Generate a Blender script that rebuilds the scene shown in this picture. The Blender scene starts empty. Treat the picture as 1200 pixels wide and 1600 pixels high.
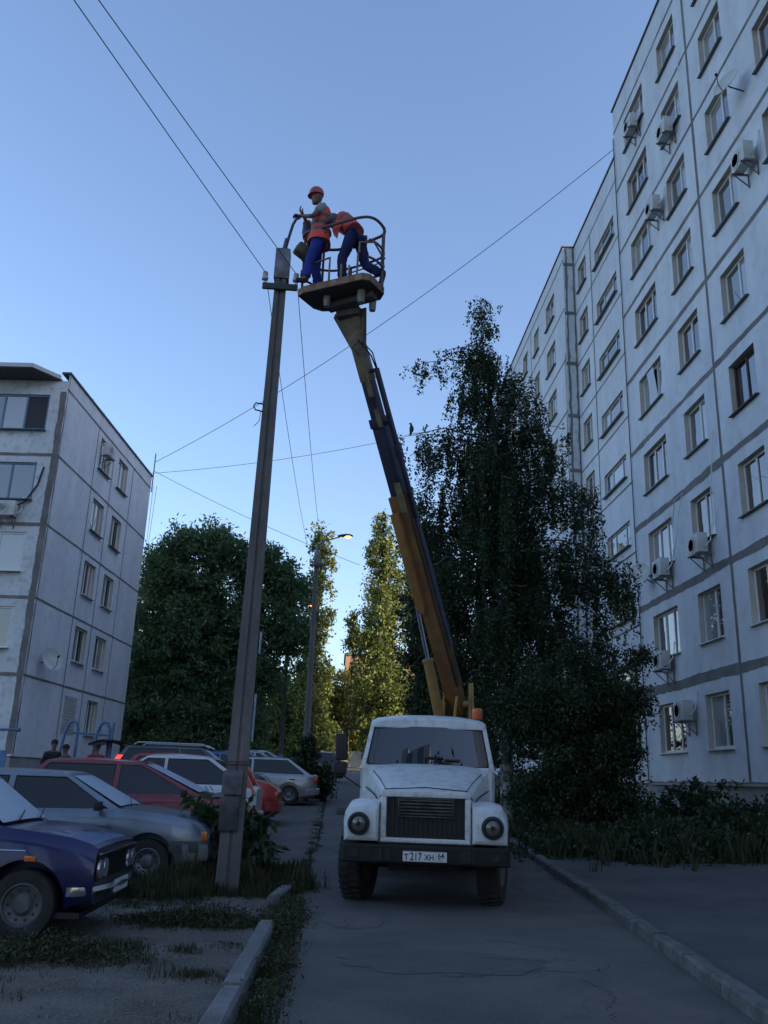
import bpy, bmesh, math, random
import numpy as np
from math import sin, cos, pi, radians as R, sqrt, atan2, hypot
from mathutils import Vector as V, Matrix, Euler
S = bpy.context.scene
COL = S.collection

# ------------------------------------------------------------ camera, sky, sun, exposure
cam_d = bpy.data.cameras.new('camera'); cam = bpy.data.objects.new('camera', cam_d); COL.objects.link(cam)
cam_d.sensor_fit = 'VERTICAL'; cam_d.sensor_height = 36.0; cam_d.lens = 30.4
cam_d.clip_start = 0.1; cam_d.clip_end = 3000
cam.matrix_world = Matrix(((0.9978753, -0.0477272, -0.04435094, 0), (-0.05648277, -0.29441643, -0.95400664, 0),
                           (0.03247442, 0.95448472, -0.29648664, 1.45), (0, 0, 0, 1)))
S.camera = cam
SUN_EL, SUN_AZ = R(15.0), R(112)      # azimuth from +Y towards +X
w = bpy.data.worlds.new('World'); S.world = w; w.use_nodes = True
nt = w.node_tree; bg = nt.nodes['Background']
sky = nt.nodes.new('ShaderNodeTexSky'); sky.sky_type = 'NISHITA'; sky.sun_disc = False
sky.sun_elevation = SUN_EL; sky.sun_rotation = SUN_AZ; sky.air_density = 1.0; sky.dust_density = 1.8; sky.ozone_density = 3.0
tint = nt.nodes.new('ShaderNodeMix'); tint.data_type = 'RGBA'; tint.blend_type = 'MULTIPLY'; tint.inputs[0].default_value = 1.0; tint.inputs[7].default_value = (1.09, .985, .985, 1)
nt.links.new(sky.outputs[0], tint.inputs[6]); nt.links.new(tint.outputs[2], bg.inputs[0]); bg.inputs[1].default_value = 0.13
sl = bpy.data.lights.new('sun', 'SUN'); sl.energy = 2.6; sl.angle = R(0.5); sl.color = (1.0, 0.80, 0.52)
so = bpy.data.objects.new('sun', sl); COL.objects.link(so)
sd = V((sin(SUN_AZ) * cos(SUN_EL), cos(SUN_AZ) * cos(SUN_EL), sin(SUN_EL)))
so.rotation_euler = sd.to_track_quat('Z', 'Y').to_euler(); so.location = (0, -20, 40)
S.view_settings.view_transform = 'Standard'; S.view_settings.look = 'None'; S.view_settings.gamma = 1
S.view_settings.exposure = 1.53
S.render.engine = 'CYCLES'; S.cycles.max_bounces = 6; S.cycles.diffuse_bounces = 3; S.cycles.transparent_max_bounces = 8

rng = random.Random(7); nr = np.random.default_rng(7)

# ------------------------------------------------------------ mesh helpers
class MB:
    def __init__(s): s.v = []; s.f = []; s.m = []
    def add(s, vs, fs, mi=0):
        o = len(s.v); s.v += [tuple(p) for p in vs]; s.f += [tuple(i + o for i in f) for f in fs]; s.m += [mi] * len(fs); return s
    def box(s, c, d, rot=None, mi=0):
        M_ = Matrix.Identity(3) if rot is None else (rot if isinstance(rot, Matrix) else Euler(rot).to_matrix())
        vs = [V(c) + M_ @ V((x * d[0] / 2, y * d[1] / 2, z * d[2] / 2)) for x in (-1, 1) for y in (-1, 1) for z in (-1, 1)]
        return s.add(vs, [(0, 1, 3, 2), (4, 6, 7, 5), (0, 4, 5, 1), (2, 3, 7, 6), (0, 2, 6, 4), (1, 5, 7, 3)], mi)
    def bx(s, x0, x1, y0, y1, z0, z1, mi=0): return s.box(((x0 + x1) / 2, (y0 + y1) / 2, (z0 + z1) / 2), (abs(x1 - x0), abs(y1 - y0), abs(z1 - z0)), None, mi)
    def bar(s, a, b, wd, ht, mi=0, up=(0, 0, 1)):
        a, b = V(a), V(b); d = (b - a); L = d.length; d.normalize(); u = V(up)
        x = d.cross(u)
        if x.length < 1e-4: x = d.cross(V((0, 1, 0)))
        x.normalize(); z = x.cross(d)
        return s.box((a + b) / 2, (wd, L, ht), Matrix((x, d, z)).transposed(), mi)
    def loft(s, rings, closed=True, caps=True, mi=0):
        n = len(rings[0]); vs = [p for r in rings for p in r]; fs = []
        for k in range(len(rings) - 1):
            for i in range(n if closed else n - 1):
                j = (i + 1) % n; fs.append((k * n + i, k * n + j, (k + 1) * n + j, (k + 1) * n + i))
        if caps: fs.append(tuple(range(n - 1, -1, -1))); fs.append(tuple((len(rings) - 1) * n + i for i in range(n)))
        return s.add(vs, fs, mi)
    def tube(s, pts, r, n=8, mi=0, caps=True):
        pts = [V(p) for p in pts]; rr = r if isinstance(r, (list, tuple)) else [r] * len(pts)
        rings = []; pu = None
        for i, p in enumerate(pts):
            d = (pts[min(i + 1, len(pts) - 1)] - pts[max(i - 1, 0)]).normalized()
            if pu is None:
                pu = d.orthogonal().normalized()
            else:
                pu = (pu - d * pu.dot(d)); pu = pu.normalized() if pu.length > 1e-5 else d.orthogonal().normalized()
            q = d.cross(pu)
            rings.append([p + (pu * cos(2 * pi * k / n) + q * sin(2 * pi * k / n)) * rr[i] for k in range(n)])
        return s.loft(rings, True, caps, mi)
    def cyl(s, a, b, r, r2=None, n=16, mi=0): return s.tube([a, b], [r, r if r2 is None else r2], n, mi)
    def lathe(s, prof, c=(0, 0, 0), axis='z', n=24, mi=0, caps=True):
        rings = []
        for (r, h) in prof:
            ring = []
            for k in range(n):
                a = 2 * pi * k / n; x, y = r * cos(a), r * sin(a)
                p = {'z': (x, y, h), 'y': (x, h, y), 'x': (h, x, y)}[axis]
                ring.append((p[0] + c[0], p[1] + c[1], p[2] + c[2]))
            rings.append(ring)
        return s.loft(rings, True, caps, mi)
    def prism(s, poly, a, b, axis='y', mi=0):
        f = {'y': lambda p, t: (p[0], t, p[1]), 'x': lambda p, t: (t, p[0], p[1]), 'z': lambda p, t: (p[0], p[1], t)}[axis]
        return s.loft([[f(p, a) for p in poly], [f(p, b) for p in poly]], True, True, mi)
    def sphere(s, c, r, n=16, k=10, mi=0):
        rx, ry, rz = r if isinstance(r, (tuple, list)) else (r, r, r)
        rings = [[(c[0] + rx * sin(t) * cos(2 * pi * i / n), c[1] + ry * sin(t) * sin(2 * pi * i / n), c[2] - rz * cos(t)) for i in range(n)]
                 for t in [max(0.02, min(pi - 0.02, pi * j / k)) for j in range(k + 1)]]
        return s.loft(rings, True, True, mi)
    def obj(s, name, mats, parent=None, bevel=0, seg=2, smooth=35, loc=None, cut=None):
        me = bpy.data.meshes.new(name); me.from_pydata(s.v, [], s.f)
        for m in (mats if isinstance(mats, (list, tuple)) else [mats]): me.materials.append(m)
        if len(set(s.m)) > 1: me.polygons.foreach_set('material_index', s.m)
        bm = bmesh.new(); bm.from_mesh(me); bmesh.ops.recalc_face_normals(bm, faces=bm.faces)
        if bevel:
            es = [e for e in bm.edges if len(e.link_faces) == 2 and e.calc_face_angle(0) > R(30)]
            bmesh.ops.bevel(bm, geom=es, offset=bevel, segments=seg, profile=0.6, affect='EDGES', clamp_overlap=True)
        bm.to_mesh(me); bm.free()
        if smooth:
            me.polygons.foreach_set('use_smooth', [True] * len(me.polygons)); me.set_sharp_from_angle(angle=R(smooth))
        me.update()
        o = bpy.data.objects.new(name, me); COL.objects.link(o)
        if parent: o.parent = parent
        if cut: boolcut(o, cut)
        if loc: o.location = loc
        return o
def pieces(s, name, *a, **k):
    # every loose piece becomes an object of its own
    p = list(range(len(s.v)))
    def fd(i):
        while p[i] != i: p[i] = p[p[i]]; i = p[i]
        return i
    for f in s.f:
        for q in f[1:]: p[fd(q)] = fd(f[0])
    g = {}
    for f, m in zip(s.f, s.m): g.setdefault(fd(f[0]), []).append((f, m))
    out = []
    for fl in g.values():
        used = sorted({i for f, m in fl for i in f}); ix = {v: n for n, v in enumerate(used)}; mb = MB(); mb.v = [s.v[i] for i in used]; mb.f = [tuple(ix[i] for i in f) for f, m in fl]; mb.m = [m for f, m in fl]
        out.append(mb.obj(name, *a, **k))
    return out
MB.pieces = pieces
def boolcut(o, cutmb):
    me = bpy.data.meshes.new('c'); me.from_pydata(cutmb.v, [], cutmb.f)
    bm = bmesh.new(); bm.from_mesh(me); bmesh.ops.recalc_face_normals(bm, faces=bm.faces); bm.to_mesh(me); bm.free()
    c = bpy.data.objects.new('c', me); COL.objects.link(c); c.parent = o.parent
    md = o.modifiers.new('b', 'BOOLEAN'); md.operation = 'DIFFERENCE'; md.object = c; md.solver = 'EXACT'
    dg = bpy.context.evaluated_depsgraph_get(); dg.update()
    nm = bpy.data.meshes.new_from_object(o.evaluated_get(dg)); o.modifiers.clear()
    old = o.data; o.data = nm; bpy.data.meshes.remove(old); bpy.data.objects.remove(c)
    nm.polygons.foreach_set('use_smooth', [True] * len(nm.polygons)); nm.set_sharp_from_angle(angle=R(35))
def empty(name, loc, rz=0.0, label=None, cat=None, group=None):
    o = bpy.data.objects.new(name, None); o.empty_display_size = 0.2; COL.objects.link(o)
    o.location = loc; o.rotation_euler = (0, 0, rz); tag(o, label, cat, group); return o
def tag(o, label=None, cat=None, group=None, kind=None):
    if label: o['label'] = label
    if cat: o['category'] = cat
    if group: o['group'] = group
    if kind: o['kind'] = kind
    return o
def copytree(o, parent=None):
    c = o.copy(); COL.objects.link(c); c.parent = parent
    for ch in list(o.children): copytree(ch, c)
    return c

# ------------------------------------------------------------ materials
def mat(name, col, rough=0.6, metal=0.0, col2=None, scale=5.0, bump=0.0, bscale=None, spec=None, coat=0.0, lo=0.35, hi=0.65, detail=6, stretch=None, col3=None, s3=40.0, a3=0.3):
    m = bpy.data.materials.new(name); m.use_nodes = True; n = m.node_tree.nodes; l = m.node_tree.links
    b = n['Principled BSDF']; b.inputs['Base Color'].default_value = (*col, 1); b.inputs['Roughness'].default_value = rough; b.inputs['Metallic'].default_value = metal
    if spec is not None: b.inputs['Specular IOR Level'].default_value = spec
    if coat: b.inputs['Coat Weight'].default_value = coat; b.inputs['Coat Roughness'].default_value = 0.05
    tc = n.new('ShaderNodeTexCoord'); mp = n.new('ShaderNodeMapping'); l.new(tc.outputs['Object'], mp.inputs[0])
    if stretch: mp.inputs['Scale'].default_value = stretch
    if col2:
        t = n.new('ShaderNodeTexNoise'); t.inputs['Scale'].default_value = scale; t.inputs['Detail'].default_value = detail; t.inputs['Roughness'].default_value = 0.6
        l.new(mp.outputs[0], t.inputs['Vector'])
        r = n.new('ShaderNodeMapRange'); r.inputs['From Min'].default_value = lo; r.inputs['From Max'].default_value = hi; l.new(t.outputs[0], r.inputs[0])
        x = n.new('ShaderNodeMix'); x.data_type = 'RGBA'; x.inputs[6].default_value = (*col, 1); x.inputs[7].default_value = (*col2, 1)
        l.new(r.outputs[0], x.inputs[0]); out = x.outputs[2]
        if col3:
            t3 = n.new('ShaderNodeTexNoise'); t3.inputs['Scale'].default_value = s3; t3.inputs['Detail'].default_value = 4; l.new(tc.outputs['Object'], t3.inputs['Vector'])
            r3 = n.new('ShaderNodeMapRange'); r3.inputs['From Min'].default_value = 0.5; r3.inputs['From Max'].default_value = 0.72; r3.inputs['To Max'].default_value = a3; l.new(t3.outputs[0], r3.inputs[0])
            x3 = n.new('ShaderNodeMix'); x3.data_type = 'RGBA'; x3.inputs[7].default_value = (*col3, 1); l.new(out, x3.inputs[6]); l.new(r3.outputs[0], x3.inputs[0]); out = x3.outputs[2]
        l.new(out, b.inputs['Base Color'])
    if bump:
        t2 = n.new('ShaderNodeTexNoise'); t2.inputs['Scale'].default_value = bscale or scale * 6; t2.inputs['Detail'].default_value = 5
        l.new(tc.outputs['Object'], t2.inputs['Vector'])
        bp = n.new('ShaderNodeBump'); bp.inputs['Strength'].default_value = bump; bp.inputs['Distance'].default_value = 0.02
        l.new(t2.outputs[0], bp.inputs['Height']); l.new(bp.outputs[0], b.inputs['Normal'])
    return m
def leafmat(name, c1, c2, trans=0.35):
    m = bpy.data.materials.new(name); m.use_nodes = True; n = m.node_tree.nodes; l = m.node_tree.links; n.clear()
    g = n.new('ShaderNodeNewGeometry'); x = n.new('ShaderNodeMix'); x.data_type = 'RGBA'; x.inputs[6].default_value = (*c1, 1); x.inputs[7].default_value = (*c2, 1)
    l.new(g.outputs['Random Per Island'], x.inputs[0])
    d = n.new('ShaderNodeBsdfDiffuse'); t = n.new('ShaderNodeBsdfTranslucent'); gl = n.new('ShaderNodeBsdfGlossy'); gl.inputs['Roughness'].default_value = 0.45; gl.inputs['Color'].default_value = (0.5, 0.5, 0.5, 1)
    l.new(x.outputs[2], d.inputs[0]); l.new(x.outputs[2], t.inputs[0])
    a = n.new('ShaderNodeMixShader'); a.inputs[0].default_value = trans; l.new(d.outputs[0], a.inputs[1]); l.new(t.outputs[0], a.inputs[2])
    b = n.new('ShaderNodeMixShader'); b.inputs[0].default_value = 0.05; l.new(a.outputs[0], b.inputs[1]); l.new(gl.outputs[0], b.inputs[2])
    o = n.new('ShaderNodeOutputMaterial'); l.new(b.outputs[0], o.inputs[0]); return m
def emat(name, col, st):
    m = bpy.data.materials.new(name); m.use_nodes = True; b = m.node_tree.nodes['Principled BSDF']
    b.inputs['Base Color'].default_value = (*col, 1); b.inputs['Emission Color'].default_value = (*col, 1); b.inputs['Emission Strength'].default_value = st; return m

wallm = mat('painted_concrete', (.68, .70, .73), .9, col2=(.57, .59, .62), scale=1.1, stretch=(1, 1, .25), detail=9, bump=.35, bscale=60, col3=(.42, .43, .44), s3=3.0, a3=.35)
wall5 = mat('pale_painted_concrete', (.74, .76, .79), .9, col2=(.64, .66, .69), scale=1.1, stretch=(1, 1, .25), detail=9, bump=.35, bscale=60, col3=(.45, .45, .45), s3=3.0, a3=.35)
wallg = mat('bare_concrete_panel', (.64, .68, .69), .9, col2=(.53, .56, .57), scale=.8, bump=.35, bscale=50, col3=(.24, .25, .25), s3=5, a3=.5)
mortar = mat('mortar_band', (.215, .20, .19), .95, col2=(.14, .13, .125), scale=1.6, bump=.4, bscale=30)
plinth = mat('plinth_render', (.35, .35, .34), .9, col2=(.24, .24, .24), scale=.7, bump=.4, bscale=20)
reveal = mat('window_reveal', (.56, .53, .46), .85, col2=(.46, .43, .37), scale=2)
roofm = mat('roof_edge_tin', (.06, .06, .065), .6, col2=(.1, .1, .1), scale=3)
white = mat('white_plastic_frame', (.72, .72, .70), .35, col2=(.62, .62, .60), scale=3)
bluewood = mat('blue_painted_wood', (.16, .24, .36), .6, col2=(.10, .15, .24), scale=5)
brownwood = mat('dark_brown_wood', (.05, .03, .022), .6, col2=(.03, .02, .015), scale=5)
sillm = mat('tin_sill', (.10, .11, .12), .4, .5)
def glass(name, col, rough=.02):
    m = mat(name, col, rough, 0, spec=1.0); m.node_tree.nodes['Principled BSDF'].inputs['IOR'].default_value = 1.9; return m
gl_d = glass('glass_dark', (.012, .012, .014)); gl_c = glass('glass_grey_curtain', (.10, .095, .09)); gl_b = glass('glass_brown_curtain', (.07, .045, .04)); gl_w = glass('glass_white_curtain', (.28, .28, .27))
acm = mat('ac_white_metal', (.60, .60, .57), .5, col2=(.45, .45, .42), scale=3); black = mat('black_plastic', (.012, .012, .013), .5); dkgrey = mat('dark_grey_metal', (.05, .05, .055), .5, .3)
steel = mat('weathered_steel', (.22, .22, .23), .45, .6, col2=(.12, .10, .09), scale=6)
rubber = mat('tyre_rubber', (.018, .018, .018), .85, col2=(.035, .032, .03), scale=6); chrome = mat('chrome', (.6, .6, .62), .15, 1.0)
asph = mat('asphalt_road', (.122, .113, .102), .9, col2=(.072, .068, .064), scale=.9, bump=.7, bscale=70, col3=(.20, .19, .18), s3=85, a3=.8, detail=10)
asph2 = mat('asphalt_pavement', (.095, .091, .088), .92, col2=(.055, .053, .053), scale=.9, bump=.7, bscale=80, col3=(.15, .15, .145), s3=95, a3=.7, detail=10)
gravel = mat('gravel_dirt', (.16, .138, .115), .95, col2=(.075, .062, .048), scale=1.3, bump=.9, bscale=45, col3=(.22, .21, .20), s3=38, a3=.8)
soil = mat('ground_soil_grass', (.030, .036, .018), .95, col2=(.05, .045, .032), scale=.7, bump=.8, bscale=30, col3=(.02, .035, .012), s3=8, a3=.8)
conc = mat('kerb_concrete', (.22, .22, .215), .9, col2=(.12, .12, .115), scale=2.5, bump=.6, bscale=40, col3=(.10, .10, .095), s3=14, a3=.6)
conc2 = mat('old_kerb_concrete', (.15, .148, .14), .9, col2=(.09, .09, .086), scale=3.5, bump=.7, bscale=30, col3=(.05, .05, .045), s3=12, a3=.7)
polem = mat('pole_concrete', (.185, .168, .158), .9, col2=(.125, .115, .108), scale=1.2, bump=.4, bscale=40, col3=(.10, .095, .09), s3=6, a3=.5, stretch=(3, 3, .6))
bark = mat('bark', (.06, .05, .042), .95, col2=(.03, .026, .022), scale=6, bump=.6); birchbark = mat('birch_bark', (.32, .31, .29), .85, col2=(.04, .038, .035), scale=4, lo=.42, hi=.56, stretch=(1, 1, .7), bump=.4)

def gz(x, y):
    t = max(0.0, min(y, 78.0) - 11.0)
    z = 0.038 * (sqrt(t * t + 4) - 2 * (1 if t > 0 else 1)) if t > 0 else 0.0
    if x > 4.5 and y > 14: z += 0.25 * min(1, (x - 4.5) / 4) * min(1, (y - 14) / 3)
    if x < -12: z += 0.5 * min(1, (-12 - x) / 8) * min(1, max(0, y - 16) / 10)
    return z
def gsheet(name, xs, ys, m, dz, edge=None, kind='structure', par=None):
    """ground-hugging sheet; xs may be functions of y"""
    mb = MB(); vs = []; n = 0
    for y in ys:
        row = xs(y) if callable(xs) else xs
        n = len(row); vs += [(x, y, gz(x, y) + dz) for x in row]
    fs = [(j * n + i, j * n + i + 1, (j + 1) * n + i + 1, (j + 1) * n + i) for j in range(len(ys) - 1) for i in range(n - 1)]
    mb.add(vs, fs); o = mb.obj(name, m, par, smooth=60)
    tag(o, kind=kind); return o
def fr(a, b, s):
    n = max(1, int(round(abs(b - a) / s))); return [a + (b - a) * i / n for i in range(n + 1)]
# ------------------------------------------------------------ ground
gsheet('ground', [-900, -400, -150, -60] + sorted(fr(-40, 40, 2) + [4.5, 8.5]) + [60, 150, 400, 900], [-300, -100, -40] + fr(-20, 8, 2) + fr(9, 26, .5) + fr(28, 100, 2) + [150, 300, 900], soil, 0.0)
kx = lambda y: 2.62 + 0.105 * (y - 4) if y < 12 else (3.46 + 0.045 * (y - 12) if y < 20 else 3.82)   # road side of the kerb by the pavement
def redge(y): return -0.36 - 0.02 * sin(y * 2.1) + (0.03 * sin(y * 5.7)) if y < 14.5 else (-0.30 if y < 17 else -0.22)
gsheet('road', lambda y: [redge(y) + (kx(y) - redge(y)) * i / 8 for i in range(9)], fr(-20, 76, .8), asph, 0.012)
gsheet('yard_asphalt', lambda y: fr(-16, redge(y), 1.2)[:0] + [redge(y) - 0.03 - (15.7) * (1 - i / 12) for i in range(13)], fr(14.2, 60, .8), asph, 0.008)
gsheet('pavement', lambda y: [kx(y) + .16 + (26 - kx(y)) * i / 20 for i in range(21)], fr(-20, 15.6, .8), asph2, 0.09)
gsheet('path', lambda y: [kx(y) + .16, kx(y) + .5, kx(y) + max(.75, 1.5 - .09 * (y - 15.6))], fr(15.6, 40, .8), asph2, 0.09)
# left dirt strip with gravel
def gl_edge(y): return -0.52 - 0.05 * sin(y * 3.3)
gsheet('gravel_strip', lambda y: [-14 + (gl_edge(y) + 14) * i / 26 for i in range(27)], fr(-6, 14.1, .6), gravel, 0.006)
# kerb along the pavement: separate stones
def kerb_stone(y0, y1, f, h, wd, name='kerb', lean=0.0, jit=0.01, m=None):
    mb = MB(); rings = []
    for k in range(5):
        y = y0 + (y1 - y0) * k / 4; x = f(y) ; z = gz(x, y) + h + rng.uniform(-jit, jit)
        e = .015 + rng.uniform(0, .012)
        rings.append([(x + lean, y, z - h - .1), (x + lean, y, z - e), (x + e + lean, y, z), (x + wd - e + lean, y, z), (x + wd + lean, y, z - e), (x + wd + lean, y, z - h - .1)])
    mb.loft(rings); return mb.obj(name, m or conc, None, smooth=40)
for i, y0 in enumerate(fr(-6, 38, 1.0)[:-1]):
    tag(kerb_stone(y0, y0 + .985, kx, .13, .15, jit=.012, m=conc2), kind='structure')
lk = lambda y: -0.68 + 0.012 * (y - 6)
for y0, y1 in ((4.2, 6.45), (6.47, 9.15)):
    tag(kerb_stone(y0, y1, lk, .13, .15), 'long pale concrete kerbstone ' + ('ending beside the blue car nose' if y1 > 9 else 'at the very edge of the gravel strip'), 'kerbstone', 'loose kerbstones along the road')
tag(kerb_stone(11.1, 12.6, lambda y: -.72 + .10 * (y - 11), .12, .15), 'short sunken kerbstone in the weeds by the concrete pole', 'kerbstone', 'loose kerbstones along the road')
# expansion crack full of weeds between road and yard
def cracks():
    mb = MB()
    for y in fr(14.6, 46, .22):
        if rng.random() < .55: continue
        x = redge(y) - .01 + rng.uniform(-.03, .03); wv = rng.uniform(.03, .09)
        pts = [(x + cos(a) * wv * rng.uniform(.6, 1.2), y + sin(a) * .16 * rng.uniform(.6, 1.4)) for a in [k * pi / 4 for k in range(8)]]
        mb.add([(p[0], p[1], gz(*p) + .02) for p in pts], [tuple(range(8))])
    for (x, y, L_, a) in ((.9, 7.4, 1.6, .5), (1.9, 6.2, 1.2, 1.3), (1.2, 8.3, .9, .1), (-.1, 13.0, .5, .05), (2.3, 8.6, 1.0, 2.4), (.2, 9.6, .8, 1.2)):
        px, py = x, y
        for k in range(int(L_ / .055)):
            a2 = a + rng.uniform(-1, 1); nx, ny = px + cos(a2) * .07, py + sin(a2) * .07; wv = rng.uniform(.0015, .006)
            mb.add([(px - sin(a2) * wv, py + cos(a2) * wv, .0165), (px + sin(a2) * wv, py - cos(a2) * wv, .0165), (nx + sin(a2) * wv, ny - cos(a2) * wv, .0165), (nx - sin(a2) * wv, ny + cos(a2) * wv, .0165)], [(0, 1, 2, 3)])
            px, py = nx, ny
    tag(mb.obj('road_cracks', mat('crack_dirt', (.012, .013, .009), .95)), kind='structure')
cracks()
def patch(cx, cy, rx, ry, m, dz, sd):
    g = random.Random(sd); n = 26; mb = MB(); ring = []
    for k in range(n):
        a = 2 * pi * k / n; q = 1 + g.uniform(-.14, .14); ring.append((cx + rx * q * cos(a), cy + ry * q * sin(a)))
    mb.add([(cx, cy, gz(cx, cy) + dz)] + [(x, y, gz(x, y) + dz) for x, y in ring], [(0, k + 1, (k + 1) % n + 1) for k in range(n)])
    tag(mb.obj('road_patch', m, smooth=0), kind='structure')
pm = mat('tar_patch', (.080, .077, .076), .9, col2=(.11, .105, .10), scale=3, bump=.6, bscale=60, detail=9); pm2 = mat('dusty_patch', (.135, .115, .10), .95, col2=(.105, .098, .092), scale=5, bump=.5, bscale=70, detail=9)
patch(1.0, 8.0, .9, .5, pm, .0155, 1); patch(2.2, 6.5, .42, .7, pm2, .0155, 2); patch(.3, 10.2, .35, .6, pm2, .0155, 3); patch(3.0, 13.2, .3, 1.3, pm, .0155, 4); patch(.6, 17.5, .6, 1.2, pm, .0155, 5); patch(1.7, 6.0, .2, .35, pm, .018, 6)

# ------------------------------------------------------------ facades
def facade(name, A, d, L, z0, z1, holes, depth, parent, m=None, bands=None, seed=1):
    """wall sheet from A along unit d (2D), outward normal n = (d.y,-d.x); holes = (u0,u1,w0,w1)"""
    n = V((d[1], -d[0], 0)); D = V((d[0], d[1], 0)); O = V((A[0], A[1], 0)); P = lambda u, z, o=0.0: O + D * u + n * o + V((0, 0, z))
    us = sorted({0.0, L} | {h[0] for h in holes} | {h[1] for h in holes}); zs = sorted({z0, z1} | {h[2] for h in holes} | {h[3] for h in holes})
    mb = MB()
    for i in range(len(us) - 1):
        for j in range(len(zs) - 1):
            cu, cz = (us[i] + us[i + 1]) / 2, (zs[j] + zs[j + 1]) / 2
            if any(h[0] < cu < h[1] and h[2] < cz < h[3] for h in holes): continue
            mb.add([P(us[i], zs[j]), P(us[i + 1], zs[j]), P(us[i + 1], zs[j + 1]), P(us[i], zs[j + 1])], [(0, 1, 2, 3)])
    for (a, b, c, e) in holes:
        q = [(a, c), (b, c), (b, e), (a, e)]
        for k in range(4):
            p0, p1 = q[k], q[(k + 1) % 4]
            mb.add([P(*p0), P(*p1), P(*p1, -depth), P(*p0, -depth)], [(0, 1, 2, 3)], 2)
    r_ = random.Random(seed)
    for bd in (bands or []):                     # smeared mortar over the panel joints: irregular ribbons a few mm proud
        if bd[0] == 'h': _, z, ua, ub, wd, ir = bd; N = max(2, int((ub - ua) / .11))
        else: _, u, za, zb, wd, ir = bd; N = max(2, int((zb - za) / .11))
        lo = hi = 0.0; c = []
        for k in range(N + 1):
            lo = .82 * lo + r_.uniform(-1, 1) * ir * .38; hi = .82 * hi + r_.uniform(-1, 1) * ir * .38; t = k / N
            if bd[0] == 'h': c += [P(ua + (ub - ua) * t, z - wd / 2 + lo, .006), P(ua + (ub - ua) * t, z + wd / 2 + hi, .006)]
            else: c += [P(u - wd / 2 + lo, za + (zb - za) * t, .009), P(u + wd / 2 + hi, za + (zb - za) * t, .009)]
        mb.add(c, [(2 * k, 2 * k + 2, 2 * k + 3, 2 * k + 1) for k in range(N)], 1)
    o = mb.obj(name, [m or wallm, mortar, reveal], parent, smooth=0); return o
WPROTO = {}
def make_window(wd, ht, divs, fm, panes, openv=None, rail=.07, sill=True):
    """local: x along wall, z up, outward = -y; frame origin at lower middle"""
    f = MB(); t = rail; y0, y1 = -.03, .03
    f.bx(-wd / 2, wd / 2, y0, y1, 0, t); f.bx(-wd / 2, wd / 2, y0, y1, ht - t, ht)
    f.bx(-wd / 2, -wd / 2 + t, y0 + .001, y1 - .001, t, ht - t); f.bx(wd / 2 - t, wd / 2, y0 + .001, y1 - .001, t, ht - t)
    xs = [-wd / 2 + t] + [(-.5 + q) * wd for q in divs] + [wd / 2 - t]
    for q in xs[1:-1]: f.bx(q - t / 2, q + t / 2, y0 - .004, y1 - .002, t, ht - t)
    o = f.obj('window', fm, None, bevel=.006, seg=1, smooth=0)
    for k in range(len(xs) - 1):
        a, b = xs[k] + (t / 2 if k else 0), xs[k + 1] - (t / 2 if k < len(xs) - 2 else 0)
        g = MB(); j = [rng.uniform(-.006, .006) for _ in range(4)]
        if openv == k:
            g.add([(a, -.02, t), (b, -.02, t), (b, -.16, ht - t), (a, -.16, ht - t)], [(0, 1, 2, 3)])
        else: g.add([(a, j[0], t), (b, j[1], t), (b, j[2], ht - t), (a, j[3], ht - t)], [(0, 1, 2, 3)])
        g.obj('pane', panes[k], o, smooth=0)
    if sill:
        s_ = MB(); s_.box((0, -.13, -.025), (wd + .12, .30, .025), (R(6), 0, 0)); s_.obj('sill', sillm if sill is True else sill, o, smooth=0)
    return o
def put_window(parent, key, A, d, u, z, depth, **kw):
    """centre u at sill height z, set back by depth"""
    n = V((d[1], -d[0], 0))
    if key not in WPROTO:
        WPROTO[key] = make_window(**kw); o = WPROTO[key]
    else: o = copytree(WPROTO[key])
    o.parent = parent; p = V((A[0] + d[0] * u, A[1] + d[1] * u, z)) - n * depth
    o.location = p; o.rotation_euler = (0, 0, atan2(d[1], d[0])); return o

# ---- nine storey block beyond the pavement
SZ = [1.66 + 2.8 * k for k in range(10)]
B1 = empty('apartment_building', (10.15, 21.5, 0), label='long nine storey grey concrete panel apartment block with air conditioners, beyond the pavement', cat='apartment building')
B1i = Matrix.Translation((-10.15, -21.5, 0))
def world_child(o): o.matrix_parent_inverse = B1i; return o
# facade runs towards -Y so that n points to -X :  d=(0,-1) -> n=(-1,0)
A1 = (10.15, 28.53); dN = (0, -1); L1 = 62.0
colsA = [(28.53 - 27.35, 28.53 - 25.28, 3), (28.53 - 23.78, 28.53 - 22.26, 2)]
cols = [colsA[0], colsA[1]]
for y0, y1 in ((20.65, 19.2), (17.6, 16.05), (13.2, 11.7)): cols.append((28.53 - y0, 28.53 - y1, 2))
holes = []; specs = []
for fl in range(9):
    for ci, (a, b, nn) in enumerate(cols):
        zb = SZ[fl] + (.93 if fl == 0 else .94); zt = zb + 1.42
        zz = (zb - (.0 if fl else .05), zt - (0.0 if fl else .02)); holes.append((a, b, zz[0], zz[1])); specs.append((fl, ci, a, b, zz[0], zz[1], nn))
bands = []
for k, z in enumerate(SZ):
    wd = [.10, .28, .24, .22, .19, .17, .15, .13, .13, .12][k]
    bands.append(('h', z, 0, 28.53 - 21.5, wd, .05 if k < 5 else .02)); bands.append(('h', z, 28.53 - 21.5, L1, wd * .9, .03 if k < 5 else .01))
for yy in (21.5, 14.4, 8.4, 1.2, -6): bands.append(('v', 28.53 - yy, SZ[0], 26.8, .13, .015))
o = facade('wall', A1, dN, L1, SZ[0], 27.95, holes, .22, B1, bands=bands, seed=3); world_child(o)
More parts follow.
